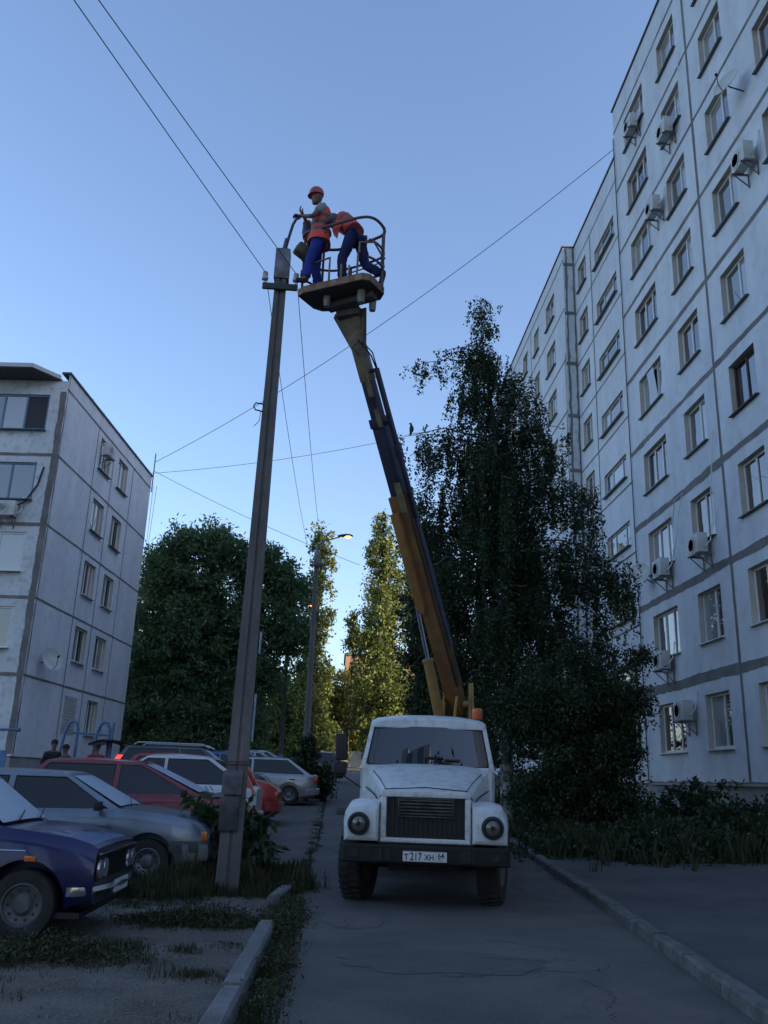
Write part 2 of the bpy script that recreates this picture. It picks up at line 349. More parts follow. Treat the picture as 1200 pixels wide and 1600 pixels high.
panes = {0: [gl_d, gl_w, gl_c], 1: [gl_w, gl_b], 2: [gl_c, gl_d], 3: [gl_b, gl_w], 4: [gl_d, gl_c]}
for (fl, ci, a, b, zb, zt, nn) in specs:
    wd = b - a - .02; ht = zt - zb - .01
    var = rng.randrange(4)
    pick = [[gl_d, gl_c, gl_b, gl_w][(var + 2 * q) % 4] for q in range(3)]
    if nn == 3: kw = dict(wd=wd, ht=ht, divs=(.34, .67), fm=white, panes=[pick[0], pick[1], pick[0]])
    else: kw = dict(wd=wd, ht=ht, divs=(.58,) if var % 2 else (.5,), fm=white, panes=[pick[0], pick[1]])
    if fl < 2: kw['sill'] = white
    key = ('n', ci if ci < 3 else 2 if abs(wd - 1.43) < .01 else 5, var, fl < 2, round(wd, 2))
    if ci == 2 and fl == 3: kw.update(fm=brownwood, panes=[gl_d, gl_b], sill=brownwood); key = 'brown'
    if ci == 0 and fl == 4: kw.update(openv=1); key = 'openA'
    put_window(B1, key, A1, dN, (a + b) / 2, zb + .005, .17, **kw).matrix_parent_inverse = B1i
# end faces + plinth + roof slab
mb = MB(); mb.add([(10.15, 28.53, 1.66), (11.08, 28.53, 1.66), (11.08, 28.53, 27.95), (10.15, 28.53, 27.95)], [(0, 1, 2, 3)])
mb.add([(11.08, 37.97, 1.66), (10.5, 37.97, 1.66), (10.5, 37.97, 27.95), (11.08, 37.97, 27.95)], [(0, 1, 2, 3)], 1)
r_ = random.Random(4)
def vband(x0, x1, mi, y=37.962):
    N = 60; c = []
    for k in range(N + 1):
        z = 1.7 + 26.2 * k / N; c += [(x0 + r_.uniform(-.03, .03), y, z), (x1 + r_.uniform(-.03, .03), y, z)]
    mb.add(c, [(2 * k, 2 * k + 1, 2 * k + 3, 2 * k + 2) for k in range(N)], mi)
vband(10.60, 10.70, 2); vband(10.98, 11.078, 2)
for z in [q + .1 for q in SZ[1:]]: mb.bx(10.505, 11.075, 37.955, 37.969, z - .09, z + .09, 2)
world_child(mb.obj('end_wall', [wallm, wallg, mortar], B1, smooth=0))
mb = MB(); mb.bx(10.22, 22, -33.4, 28.4, -.3, 1.655); mb.bx(11.15, 22, 28.4, 38, -.3, 1.655); mb.bx(10.58, 22, 38, 60, -.3, 2.02)
mb.bx(10.1, 10.2, -33.4, 28.5, 1.60, 1.655)
world_child(mb.obj('plinth', plinth, B1, smooth=0))
mb = MB()
mb.bx(10.09, 22, -33.5, 28.56, 27.952, 28.02); mb.bx(11.02, 22, 28.561, 37.9, 27.952, 28.02); mb.bx(10.44, 22, 37.901, 60.1, 27.953, 28.02)
world_child(mb.obj('roof', roofm, B1, smooth=0))
mb = MB(); mb.bx(11.5, 21.9, -33.45, 59.9, 0, 27.9); world_child(mb.obj('building_core', wallm, B1, smooth=0))
mb = MB(); mb.bx(10.5, 21.95, 60.0, 60.2, 1.6, 27.9); mb.bx(10.2, 21.95, -33.7, -33.5, 0, 27.9); world_child(mb.obj('gable_wall', wallm, B1, smooth=0))
# recessed stair section
A2 = (11.08, 37.97); L2 = 37.97 - 28.53; holes = []; sp = []
for fl in range(9):
    holes.append((.55, 1.95, SZ[fl] + .92, SZ[fl] + 2.28)); sp.append((0, holes[-1]))
    if fl < 8 or True:
        zb = SZ[fl] + .42 + (0 if fl else .75); holes.append((3.33, 6.2, zb, zb + 1.0)); sp.append((1, holes[-1]))
bands = [('h', z, 0, 6.85, .085, .008) for z in SZ[1:]] + [('v', 2.72, 1.7, 26.8, .11, .008), ('v', 6.75, 1.7, 26.8, .05, .004), ('h', SZ[0], 0, L2, .06, .01)]
world_child(facade('wall', A2, dN, L2, SZ[0], 27.95, holes, .2, B1, bands=bands, seed=5))
for k, (t, h) in enumerate(sp):
    wd = h[1] - h[0] - .02; ht = h[3] - h[2] - .01; var = k % 3
    if t == 0: put_window(B1, ('s', var), A2, dN, (h[0] + h[1]) / 2, h[2] + .005, .15, wd=wd, ht=ht, divs=(.5,), fm=white, panes=[[gl_w, gl_d], [gl_c, gl_w], [gl_b, gl_c]][var]).matrix_parent_inverse = B1i
    else: put_window(B1, ('loggia', var), A2, dN, (h[0] + h[1]) / 2, h[2] + .005, .12, wd=wd, ht=ht, divs=(.3, .76), fm=white, rail=.06, panes=[[gl_d, gl_w, gl_d], [gl_c, gl_d, gl_d], [gl_w, gl_c, gl_d]][var]).matrix_parent_inverse = B1i
# far section
A3 = (10.5, 60.0); L3 = 60.0 - 37.97; FZ = [z + .36 for z in SZ]; holes = []; sp = []
for fl in range(9):
    for (y0, y1) in ((41.8, 39.95), (44.75, 43.5), (47.75, 46.45), (51.2, 49.9), (55.8, 54.0)):
        zb = FZ[fl] + .88 - .02 * fl; holes.append((60 - y0, 60 - y1, zb, zb + 1.42)); sp.append((y0 - y1, holes[-1]))
bands = [('h', z, 0, L3, .11, .01) for z in FZ] + [('v', 60 - 45.5, 2.1, 27.1, .10, .01), ('v', 60 - 52.6, 2.1, 27.1, .10, .01), ('v', L3 - .12, 2.1, 22, .10, .03)]
world_child(facade('wall', A3, dN, L3, 2.02, 27.95, holes, .2, B1, bands=bands, seed=9))
for k, (wv, h) in enumerate(sp):
    if h[0] < 6.2: continue
    wd = h[1] - h[0] - .02; ht = h[3] - h[2] - .01; var = (k * 7) % 3; big = wv > 1.5
    put_window(B1, ('f', var, round(wd, 2)), A3, dN, (h[0] + h[1]) / 2, h[2] + .005, .15, wd=wd, ht=ht, divs=(.34, .67) if big else (.5,), fm=white, panes=[gl_w, gl_d, gl_c] if var else [gl_c, gl_b, gl_d]).matrix_parent_inverse = B1i

# ---- five storey block
LA = V((-10.88, 31.0)); LB = V((-10.08, 42.8)); LL = (LB - LA).length; ld = (LB - LA) / LL      # gable direction
g_n = V((ld[1], -ld[0]))
LZ = [1.83, 4.55, 7.27, 9.98, 12.70, 15.42]
B2 = empty('apartment_building', (LA[0], LA[1], 0), label='five storey pale panel apartment block seen corner on behind the parked cars', cat='apartment building')
B2i = Matrix.Translation((-LA[0], -LA[1], 0))
holes = []; sp = []
for fl in range(5):
    zb = LZ[fl] + 1.05
    for ci, (a, b) in enumerate(((4.2, 5.6), (6.7, 8.08))):
        if fl == 0 and ci == 0: continue
        holes.append((a, b, zb, zb + 1.40)); sp.append((fl, ci, a, b, zb))
bands = [('h', z, 0, LL, .09, .012) for z in LZ[1:]] + [('v', u, 1.9, 15.4, .07, .006) for u in (3.76, 6.0, 8.82)] + [('v', .10, 1.9, 16.0, .06, .03)]
fo = facade('wall', (LA[0], LA[1]), (ld[0], ld[1]), LL, LZ[0], 16.05, holes, .2, B2, m=wall5, bands=bands, seed=11); fo.matrix_parent_inverse = B2i
for k, (fl, ci, a, b, zb) in enumerate(sp):
    var = [0, 1, 2, 0, 1, 2, 1, 0, 2][k]
    put_window(B2, ('g', var, fl < 3), (LA[0], LA[1]), (ld[0], ld[1]), (a + b) / 2, zb + .005, .14, wd=1.36, ht=1.39, divs=(.36, .68) if var == 0 else (.5,), fm=white, panes=[[gl_d, gl_c, gl_w], [gl_w, gl_d], [gl_c, gl_w]][var], sill=white if fl < 3 else True).matrix_parent_inverse = B2i
# bricked-up opening
mb = MB(); D2 = V((ld[0], ld[1], 0)); N2 = V((g_n[0], g_n[1], 0)); O2 = V((LA[0], LA[1], 0))
for r0 in range(12):
    u = 4.12 - (r0 % 2) * .06; zc = 2.84 + r0 * .122
    while u < 5.4:
        L_ = min(.25, 5.48 - u); c = O2 + D2 * (u + L_ / 2) + N2 * .004 + V((0, 0, zc)); mb.box(c, (L_ - .02, .03, .10), (0, 0, atan2(ld[1], ld[0]))); u += .26
mb.obj('brick_infill', mat('white_brick', (.50, .49, .46), .9, col2=(.40, .39, .37), scale=3), B2, smooth=0).matrix_parent_inverse = B2i
fd = (-ld[1], ld[0])  # street front direction, running away to -X ; reversed for outward normal towards camera
FL = 26.0; FA = (LA[0] + fd[0] * FL, LA[1] + fd[1] * FL); fdr = (-fd[0], -fd[1])
holes = []; sp = []
WU = [[(-.02, .82)], [(.7, 3.3)], [(.68, 3.2)], [(.66, 3.2)], [(.62, 4.2)]]
for fl in range(5):
    zb = LZ[fl] + (1.0 if fl == 4 else .95 if fl != 1 else .93)
    for a, b in ([(.72, 3.2)] if fl < 4 else [(.62, 4.2)]) + [(6.0, 8.4), (11, 13.4), (16.5, 19)]:
        holes.append((FL - b, FL - a, zb, zb + 1.46)); sp.append((fl, a, b, zb))
bands = [('h', z, 0, FL, .13, .015) for z in LZ[1:-1]] + [('v', FL - .12, 1.9, 15.3, .24, .04), ('v', FL - 5, 1.9, 15.3, .12, .02)]
fo = facade('wall', FA, fdr, FL, LZ[0], 15.75, holes, .12, B2, m=wallg, bands=bands, seed=13); fo.matrix_parent_inverse = B2i
for k, (fl, a, b, zb) in enumerate(sp):
    if a > 1:  # further bays
        put_window(B2, ('fb', round(b - a, 2)), FA, fdr, FL - (a + b) / 2, zb + .005, .08, wd=b - a - .02, ht=1.45, divs=(.33, .66), fm=white, panes=[gl_c, gl_d, gl_w]).matrix_parent_inverse = B2i; continue
    kw = {4: dict(fm=bluewood, divs=(.28, .52, .76), panes=[gl_w, gl_c, gl_w, black], sill=bluewood), 3: dict(fm=bluewood, divs=(.3, .63), panes=[gl_w, gl_c, gl_c]),
          2: dict(fm=white, divs=(.3, .62), panes=[gl_w, gl_d, gl_w], sill=white), 1: dict(fm=white, divs=(.4, ), panes=[gl_c, gl_d], sill=white), 0: dict(fm=white, divs=(.5,), panes=[gl_c, gl_d], sill=white)}[fl]
    put_window(B2, ('ff', fl), FA, fdr, FL - (a + b) / 2, zb + .005, .08, wd=b - a - .02, ht=1.45, **kw).matrix_parent_inverse = B2i
def lp(u, v, z): # u along gable, v inwards along the front
    p = LA + ld * u + V(fd) * v; return (p[0], p[1], z)
mb = MB()
pl = [lp(.05, .05, 0), lp(LL - .05, .05, 0), lp(LL - .05, FL, 0), lp(.05, FL, 0)]
mb.prism([(p[0], p[1]) for p in pl], -.2, LZ[0] - .003, 'z'); mb.obj('plinth', plinth, B2, smooth=0).matrix_parent_inverse = B2i
mb = MB(); pl = [lp(.35, .35, 0), lp(LL, .35, 0), lp(LL, FL, 0), lp(.35, FL, 0)]
mb.prism([(p[0], p[1]) for p in pl], .2, 15.7, 'z'); mb.obj('building_core', wallm, B2, smooth=0).matrix_parent_inverse = B2i
mb = MB(); pl = [lp(-.03, -.06, 0), lp(LL + .05, -.06, 0), lp(LL + .05, .3, 0), lp(-.03, .3, 0)]
mb.prism([(p[0], p[1]) for p in pl], 16.052, 16.12, 'z')
pl = [lp(-1.05, 1.0, 0), lp(-.05, .32, 0), lp(LL, .32, 0), lp(LL, FL, 0), lp(-1.05, FL, 0)]
mb.prism([(p[0], p[1]) for p in pl], 15.76, 15.86, 'z'); mb.obj('roof', roofm, B2, smooth=0).matrix_parent_inverse = B2i
mb = MB(); a, b, c, = lp(-1.07, 1.0, 15.87), lp(-1.07, FL, 15.87), lp(-.06, .30, 15.87)
mb.bar(a, b, .03, .16); mb.bar(a, c, .03, .16); mb.obj('fascia', mat('pale_tin_fascia', (.45, .46, .48), .5), B2, smooth=0).matrix_parent_inverse = B2i
# ------------------------------------------------------------ air conditioners and dishes
def ac_unit(loc, rz, label, wd=.72, closed=False):
    """local: back to wall at y=0, outward = -y"""
    t = empty('air_conditioner', loc, rz, label, 'air conditioner', 'air conditioners on the apartment walls')
    b = MB(); b.bx(-wd / 2, wd / 2, -.40, -.12, 0, .55); b.obj('casing', acm, t, bevel=.012)
    g = MB(); cx = -wd * .14
    g.lathe([(.005, -.404), (.225, -.404), (.225, -.398), (.005, -.398)], (cx, 0, .275), 'y', 24); g.obj('fan_opening', dkgrey, t, smooth=30)
    g = MB()
    for r_ in (.06, .11, .16, .21): g.lathe([(r_, -.414), (r_ + .008, -.414), (r_ + .008, -.405), (r_, -.405)], (cx, 0, .275), 'y', 20)
    for k in range(8): g.bar((cx, -.411, .275), (cx + .22 * cos(k * pi / 4), -.411, .275 + .22 * sin(k * pi / 4)), .006, .006)
    g.obj('fan_grille', acm, t, smooth=30)
    for s_ in (-1, 1):
        g = MB(); x = s_ * wd * .36; g.bar((x, 0, -.03), (x, -.46, -.03), .04, .04); g.bar((x, -.015, -.03), (x, -.015, -.42), .03, .03); g.bar((x, -.02, -.38), (x, -.40, -.04), .025, .025)
        g.obj('bracket', steel, t, smooth=0)
    g = MB(); g.tube([(wd / 2 - .02, -.25, .12), (wd / 2 + .08, -.22, .14), (wd / 2 + .12, -.1, .3), (wd / 2 + .1, -.03, .55), (wd / 2 + .08, .0, .8)], .018, 6); g.obj('pipe', white, t)
    return t
RW = -pi / 2   # wall facing -X : local -y -> -x
for loc, lb in (((10.13, 25.9, 24.7), 'air conditioner under the top floor three-pane window next to the roof corner'), ((10.13, 22.95, 21.9), 'air conditioner under the two-pane window, second highest on the tall block'),
                ((10.13, 24.35, 19.95), 'air conditioner between two window columns below the roof corner of the tall block'), ((10.13, 18.25, 16.95), 'big air conditioner high on the tall block, closest to the picture edge'),
                ((10.13, 22.85, 7.75), 'air conditioner with long white pipe under the third floor two-pane window'), ((10.13, 25.7, 7.75), 'air conditioner beside a satellite dish under the third floor window'),
                ((10.13, 26.1, 4.95), 'air conditioner under the second floor three-pane window with a reddish side'), ((10.13, 24.7, 3.35), 'air conditioner hung across the ground floor three-pane window'),
                ((10.48, 40.6, 8.3), 'air conditioner on the distant wall section glimpsed through the birch')):
    ac_unit(loc, RW, lb)
ga = atan2(ld[1], ld[0]); p = LA + ld * 4.55 + g_n * .02
ac_unit((p[0], p[1], 14.35), ga, 'air conditioner under the top floor gable window of the five storey block', .75)
p = LA + V(fd) * 1.45
fa = atan2(fdr[1], fdr[0])
ac_unit((p[0] - .0, p[1] - .02, 10.2), fa, 'air conditioner facing the yard under the fourth floor window of the five storey block')
def dish(loc, aim, r, label):
    t = empty('satellite_dish', loc, 0, label, 'satellite dish', 'satellite dishes on the walls')
    t.rotation_euler = V(aim).to_track_quat('Z', 'Y').to_euler()
    b = MB(); n = 28; out = [(r * k / 6, .22 * (r * k / 6) ** 2 / r) for k in range(7)]
    b.lathe([(max(.003, a), h) for a, h in out] + [(a, h - .012) for a, h in reversed(out[1:])] + [(.003, -.012)], n=n, caps=True); b.obj('reflector', acm, t, smooth=50)
    b = MB(); b.tube([(0, -r * .95, .15 * r), (0, -r * .7, r * .7), (0, -r * .1, r * .95)], .012, 6); b.obj('arm', dkgrey, t)
    b = MB(); b.cyl((0, -r * .12, r * .9), (0, -r * .02, r * 1.12), .035, n=10); b.obj('receiver', black, t)
    q = t.rotation_euler.to_matrix().inverted(); wv = q @ V(aim + (0,)) if False else None
    b = MB(); b.tube([(0, 0, -.01), (0, 0, -.12), q @ (V((loc_wall(loc))) - V(loc))], .02, 6); b.obj('bracket', dkgrey, t)
    return t
def loc_wall(l):
    if l[0] > 0: return (10.16, l[1] - .05, l[2] - .25)
    return (l[0] - .35, l[1], l[2] - .1)
dish((9.72, 18.35, 19.7), (-.85, -.4, .35), .40, 'grey satellite dish high on the tall block between two windows')
dish((9.72, 27.2, 8.15), (-.75, -.6, .3), .42, 'white satellite dish low on the tall block beside an air conditioner')
p = LA + ld * 1.35 + g_n * .35
dish((p[0], p[1], 5.25), (.75, -.6, .3), .42, 'pale satellite dish low on the gable of the five storey block')
# cables and pipes hanging on the walls
def cable(name, pts, r, m, label, cat='cable', n=5, group=None):
    b = MB(); b.tube(pts, r, n); o = b.obj(name, m); return tag(o, label, cat, group)
X = 10.08
cable('wall_cable', [(X, 22.2, 8.4), (X - .1, 22.0, 9.2), (X - .02, 21.9, 10.4), (X, 21.75, 11.0)], .018, white, 'loose white pipe bowed out beside the third floor two-pane window')
cable('wall_cable', [(X, 25.2, 8.2), (X - .12, 24.6, 8.6), (X - .05, 24.3, 9.6), (X, 24.1, 10.0), (X - .1, 24.5, 9.9), (X, 25.1, 9.2)], .018, white, 'curved white pipe crossing the third floor three-pane window above the dish')
cable('wall_cable', [(X, 22.0, 24.9), (X - .02, 21.95, 23.4), (X - .02, 22.1, 22.4)], .015, white, 'straight white drain pipe next to the second highest air conditioner')
cable('wall_cable', [(10.1, 28.45, 8.4), (10.1, 28.46, 5.6), (10.6, 30.5, 5.3), (11.0, 34.6, 5.0)], .012, black, 'thin black cable strung across the recessed stair section')
cable('drain_pipe', [(10.1, 28.48, 1.7), (10.1, 28.48, 26.6)], .02, dkgrey, 'thin grey conduit running up the corner of the tall block', 'pipe')
def lw(u, v, z, o=.03): 
    p_ = LA + ld * u + V(fd) * v + (g_n * o if v == 0 else V(fdr).yx * 0) ; return (p_[0] + (0 if v == 0 else 0), p_[1] - (0 if v == 0 else o), z)
cable('wall_cable', [lw(0, 1.3, 10.5, .3), lw(0, .9, 10.8, .12), lw(0, .55, 11.5, .06), lw(0, .42, 12.2, .06)], .035, black, 'thick black cable looping up to the corner of the five storey block')
cable('roof_antenna', [lw(LL - .1, 0, 15.2, .1), lw(LL - .1, 0, 17.3, .1)], .03, dkgrey, 'thin dark wire mast on the far roof corner of the five storey block', 'antenna')
for z0 in (16.9, 16.2): pass
for q in (2.9, 4.4, 6.6, 9.2):
    pp = lp(q, .1, 16.1); cable('roof_post', [pp, (pp[0], pp[1], 16.32)], .02, dkgrey, f'tiny lightning stub on the gable roof edge, {["closest to the street corner", "second from the street corner", "third from the street corner", "next to the wire mast"][[2.9, 4.4, 6.6, 9.2].index(q)]}', 'roof stub', group='stubs along the gable roof edge')
for q, lb in ((0.0, 'slack grey cable dropping down the far gable corner'), (.18, 'second slack cable dropping beside the far gable corner')):
    a_ = lw(LL + .1, 0, 15.6, .1 + q); b_ = lw(LL + .1, 0, 3, .1)
    cable('hanging_cable', [(a_[0] + (b_[0] - a_[0]) * t - .35 * q * sin(pi * t), a_[1], a_[2] + (b_[2] - a_[2]) * t) for t in (0, .25, .5, .75, 1)], .012, dkgrey, lb, n=4)

# ------------------------------------------------------------ concrete lamp posts
def wire(a, b, sag, r, label, n=24, cat='wire'):
    a, b = V(a), V(b); pts = [a.lerp(b, k / n) - V((0, 0, sag * 4 * (k / n) * (1 - k / n))) for k in range(n + 1)]
    m = MB(); m.tube(pts, r, 5); return tag(m.obj('overhead_wire', black), label, cat, 'overhead wires')
def post(loc, label, top, main=False, lit=0, lean=0):
    t = empty('street_lamp', loc, 0, label, 'street lamp', 'concrete street lamps along the road')
    b = MB(); h = top
    def ring(z):
        k = z / h; a_ = .148 - .064 * k; c_ = .115 - .038 * k; g = .022
        # I-section look: trapezoid with a groove down the face towards the road user
        return [(-a_, -c_, z), (-.018, -c_, z), (-.012, -c_ + g, z), (.012, -c_ + g, z), (.018, -c_, z), (a_, -c_, z), (a_ * .9, c_, z), (-a_ * .9, c_, z)]
    b.loft([ring(h * k / 12) for k in range(13)]); b.obj('post', polem, t, bevel=0, smooth=25)
    b = MB(); b.bx(-.115, .115, -.10, .10, h - .55, h - .02); b.obj('collar', steel, t, bevel=.01)
    b = MB(); b.cyl((0.0, 0, h - .1), (.03, 0, h + .22), .05, .03); 
    if main:
        arm = [(.02, 0, h), (.06, 0, h + .25), (.11, 0, h + .50), (.17, 0, h + .64), (.23, 0, h + .69), (.29, 0, h + .65), (.33, 0, h + .55)]
    else: arm = [(.02, 0, h), (.06, 0, h + .25), (.25, 0, h + .42), (.85, 0, h + .62)]
    b.tube(arm, .024, 8); b.obj('arm', mat('lamp_arm_paint', (.07, .08, .13), .5), t)
    L = bpy.data.objects.new('lamp_head', None)
    if main:
        b = MB(); hx, hz = .34, h + .30; a1 = V((.32, 0, h + .58)); a2 = V((.44, 0, h + .20)); d = (a2 - a1).normalized()
        prof = [(.02, 0), (.07, .03), (.085, .10), (.125, .20), (.13, .30), (.11, .38), (.02, .385)]
        q = d.to_track_quat('Z', 'Y').to_matrix(); rings = [[a1 + q @ V((r_ * cos(k * pi / 9), r_ * sin(k * pi / 9), z_)) for k in range(18)] for r_, z_ in prof]
        b.loft(rings); hd = b.obj('lamp_head', mat('lamp_blue_grey', (.022, .025, .05), .4, .4), t, smooth=50)
        b = MB(); b.loft([[a1 + q @ V((r_ * cos(k * pi / 9), r_ * sin(k * pi / 9), z_)) for k in range(18)] for r_, z_ in ((.10, .386), (.09, .41), (.01, .43))]); b.obj('lens', gl_c, hd)
    else:
        b = MB(); cx, cz = 1.05, h + .67
        rings = []
        for k, (x, wv, tz) in enumerate(((-.28, .05, .04), (-.15, .10, .07), (.05, .14, .09), (.22, .12, .07), (.32, .04, .02))):
            rings.append([(cx + x, wv * cos(a), cz + .06 * x + (tz * sin(a) if sin(a) > 0 else .03 * sin(a))) for a in [2 * pi * j / 14 for j in range(14)]])
        b.loft(rings); hd = b.obj('lamp_head', dkgrey, t, smooth=50)
        b = MB(); b.sphere((cx + .12, 0, cz - .02), (.13, .10, .06), 14, 8); b.obj('lens', emat('sodium_lamp_glow', (1.0, .30, .06), lit), hd)
    b = MB(); z = 8.72 if main else h - .6
    b.bx(-.27, .27, -.15, -.10, z - .05, z + .05); 
    arm_ = b.obj('crossarm', dkgrey, t, bevel=.008)
    for s_ in (-1, 1):
        x = s_ * .24
        b = MB(); b.cyl((x, -.125, z + .05), (x, -.125, z + .12), .012, n=8); b.lathe([(.02, z + .10), (.05, z + .11), (.052, z + .15), (.035, z + .17), (.045, z + .2), (.04, z + .24), (.01, z + .25)], (x, -.125, 0), n=14)
        b.obj('insulator', acm, arm_, smooth=50)
    return t
p1 = post((-1.27, 12.0, 0), 'tall tapering concrete lamp post by the parked cars, lamp being repaired by the workers', 9.45, True)
p1.rotation_euler = (0, R(.55), 0)
b = MB(); b.tube([(-.09, -.09, 6.62), (-.20, -.12, 6.63), (-.23, -.12, 6.69), (-.20, -.12, 6.74), (-.09, -.09, 6.74)], .011, 6); b.tube([(-.12, -.1, 6.62), (-.13, -.12, 6.45), (-.20, -.13, 6.36)], .005, 5); b.obj('wire_hook', black, p1)
b = MB(); b.box((-.05, -.145, .98), (.24, .05, .42), (R(4), 0, R(4))); b.box((-.04, -.155, 1.36), (.26, .02, .30), (R(-8), 0, 0))
b.obj('inspection_cover', mat('dented_grey_sheet', (.13, .135, .15), .5, .5, col2=(.06, .06, .065), scale=5, bump=.5, bscale=5), p1, bevel=.008)
b = MB()
for z in (1.62, 1.58, 1.17): b.bar((-.17, -.15, z), (.17, -.15, z + .01), .012, .01)
b.pieces('wire_band', black, p1, smooth=0)
b = MB()
for x, z, wv, hv in ((.155, 2.2, .02, .62), (.155, 3.2, .012, .3)): b.bx(x - .01, x + .012, -.09, -.0, z - hv / 2, z + hv / 2)
b.pieces('paper_notice', mat('faded_paper', (.38, .44, .55), .9, col2=(.25, .30, .40), scale=8), p1, smooth=0)
p2 = post((-1.03, 33.0, gz(-1, 33)), 'lit street lamp on a concrete post rising from the bushy shrub', 9.2, lit=3.2)
p3 = post((-2.95, 50.0, gz(-3, 50)), 'distant lit street lamp half lost in the dark tree', 9.0, lit=1.2)
b = MB(); b.box((0, -.17, 1.0), (.30, .02, .5)); b.obj('paper_notice', bpy.data.materials['faded_paper'], p3, smooth=0)
i1, i2 = (-1.42, 11.87, 8.95), (-.94, 11.87, 8.95)
j1, j2 = (-1.27, 32.87, gz(-1, 33) + 8.83), (-.79, 32.87, gz(-1, 33) + 8.83)
wire(i1, (-8.54, -10, 9.15), .12, .006, 'outer overhead wire running from the concrete post up out over the viewer')
wire(i2, (-9.05, -10, 9.15), .12, .006, 'inner overhead wire running from the concrete post up out over the viewer')
wire(i1, j1, .35, .006, 'outer wire dropping from the concrete post to the lit lamp post')
wire(i2, j2, .35, .006, 'inner wire dropping from the concrete post to the lit lamp post')
wire((10.15, 28.6, 26.2), (-9.95, 42.6, 16.8), .9, .014, 'long wire slung from the tall block roof corner to the roof mast')
wire((-12.3, 43.0, 19.06 - 3), (10.5, 45.0, 22.4), .8, .012, 'faint wire passing behind the concrete post towards the tall block')
wire((-9.95, 42.6, 16.3), (.9, 45, 12.4), .2, .012, 'wire sloping down from the roof mast towards the poplars')
# ------------------------------------------------------------ aerial lift truck ; local x right as seen, y backwards, z up ; origin under bumper centre
T = empty('aerial_lift_truck', (1.13, 10.93, 0), -R(6.5), 'old white bonneted aerial lift truck with a yellow boom raised over the road', 'lift truck')
def worn(name, c, c2, c3, **k): return mat(name, c, k.pop('rough', .42), 0, col2=c2, scale=k.pop('scale', 2.2), col3=c3, s3=9, a3=.55, lo=.45, hi=.75, bump=.05, bscale=3, **k)
tw = worn('truck_white_paint', (.66, .68, .68), (.54, .56, .57), (.36, .34, .30), coat=.25)
tgrime = mat('truck_black_grime', (.010, .010, .010), .85, col2=(.022, .019, .016), scale=6, bump=.3, bscale=25)
tyel = mat('boom_ochre_paint', (.27, .125, .04), .5, col2=(.17, .08, .03), scale=2.2, bump=.08, bscale=8, col3=(.10, .07, .05), s3=7, a3=.6)
tyel3 = mat('boom_light_ochre', (.38, .185, .055), .5, col2=(.27, .13, .04), scale=2.5, bump=.08, bscale=8, col3=(.14, .09, .05), s3=6, a3=.5)
tyel2 = mat('cylinder_yellow_paint', (.36, .21, .05), .5, col2=(.24, .13, .04), scale=3)
tind = mat('boom_indigo_paint', (.040, .040, .085), .45, col2=(.03, .028, .05), scale=3)
tolive = mat('bare_olive_patch', (.24, .21, .11), .6, col2=(.14, .11, .06), scale=6)
rail_m = mat('basket_rail_paint', (.10, .08, .11), .5, col2=(.20, .10, .08), scale=6); strp = mat('basket_red_white', (.42, .32, .24), .7, col2=(.20, .09, .06), scale=5, lo=.46, hi=.54)
screen_g = glass('windscreen_glass', (.010, .012, .02), .015); screen_g.node_tree.nodes['Principled BSDF'].inputs['IOR'].default_value = 1.5
# bonnet : tapered loft from grille (y=.22) to cowl (y=1.35)
def sec(y, wt, wb, zt, zb, crown=.03): return [(-wb, y, zb), (-wb, y, zb + (zt - zb) * .62), (-wt - .03, y, zt - .07), (-wt + .06, y, zt - .005), (-wt * .5, y, zt + crown * .8), (0, y, zt + crown), (wt * .5, y, zt + crown * .8), (wt - .06, y, zt - .005), (wt + .03, y, zt - .07), (wb, y, zb + (zt - zb) * .62), (wb, y, zb)]
b = MB(); b.loft([sec(.17, .50, .555, 1.33, .74), sec(.25, .53, .575, 1.36, .72), sec(.7, .60, .64, 1.46, .72), sec(1.2, .72, .80, 1.60, .72), sec(1.42, .80, .88, 1.66, .72)])
b.obj('bonnet', tw, T, bevel=.012, smooth=50)
b = MB(); 
b.tube([(-.57, .16, 1.25), (-.50, .155, 1.355), (0, .15, 1.385), (.50, .155, 1.355), (.57, .16, 1.25)], .007, 6); b.tube([(-.50, .16, 1.36), (-.60, .7, 1.47), (-.74, 1.3, 1.58)], .006, 5); b.tube([(.50, .16, 1.36), (.60, .7, 1.47), (.74, 1.3, 1.58)], .006, 5)
for s_ in (-1, 1): b.tube([(s_ * .575, .2, 1.19), (s_ * .66, .7, 1.27), (s_ * .82, 1.2, 1.36)], .010, 5)
b.obj('bonnet_seam', black, T)
# grille surround and grille
b = MB(); b.bx(-.545, .545, .10, .20, .745, .80); b.bx(-.545, .545, .10, .20, 1.265, 1.345); b.bx(-.545, -.475, .10, .20, .80, 1.265); b.bx(.475, .545, .10, .20, .80, 1.265)
b.obj('grille_surround', tw, T, bevel=.02, seg=3)
b = MB(); b.bx(-.475, .475, .16, .19, .80, 1.265)
for k in range(17): b.bx(-.465 + k * .058, -.450 + k * .058, .13, .165, .80, 1.265)
gr = b.obj('grille', mat('grille_black', (.02, .02, .021), .6), T, smooth=0)
b = MB()
for k in range(5): b.bx(-.325, .325, .098, .118, 1.070 + k * .038, 1.086 + k * .038)
b.bx(-.33, .33, .095, .105, 1.04, 1.052); b.bx(-.33, .33, .095, .105, 1.247, 1.259); b.bx(-.338, -.326, .095, .105, 1.04, 1.259); b.bx(.326, .338, .095, .105, 1.04, 1.259)
b.obj('grille_plate', mat('grille_chrome_grime', (.12, .12, .115), .5, .5, col2=(.05, .05, .045), scale=8), gr, smooth=0)
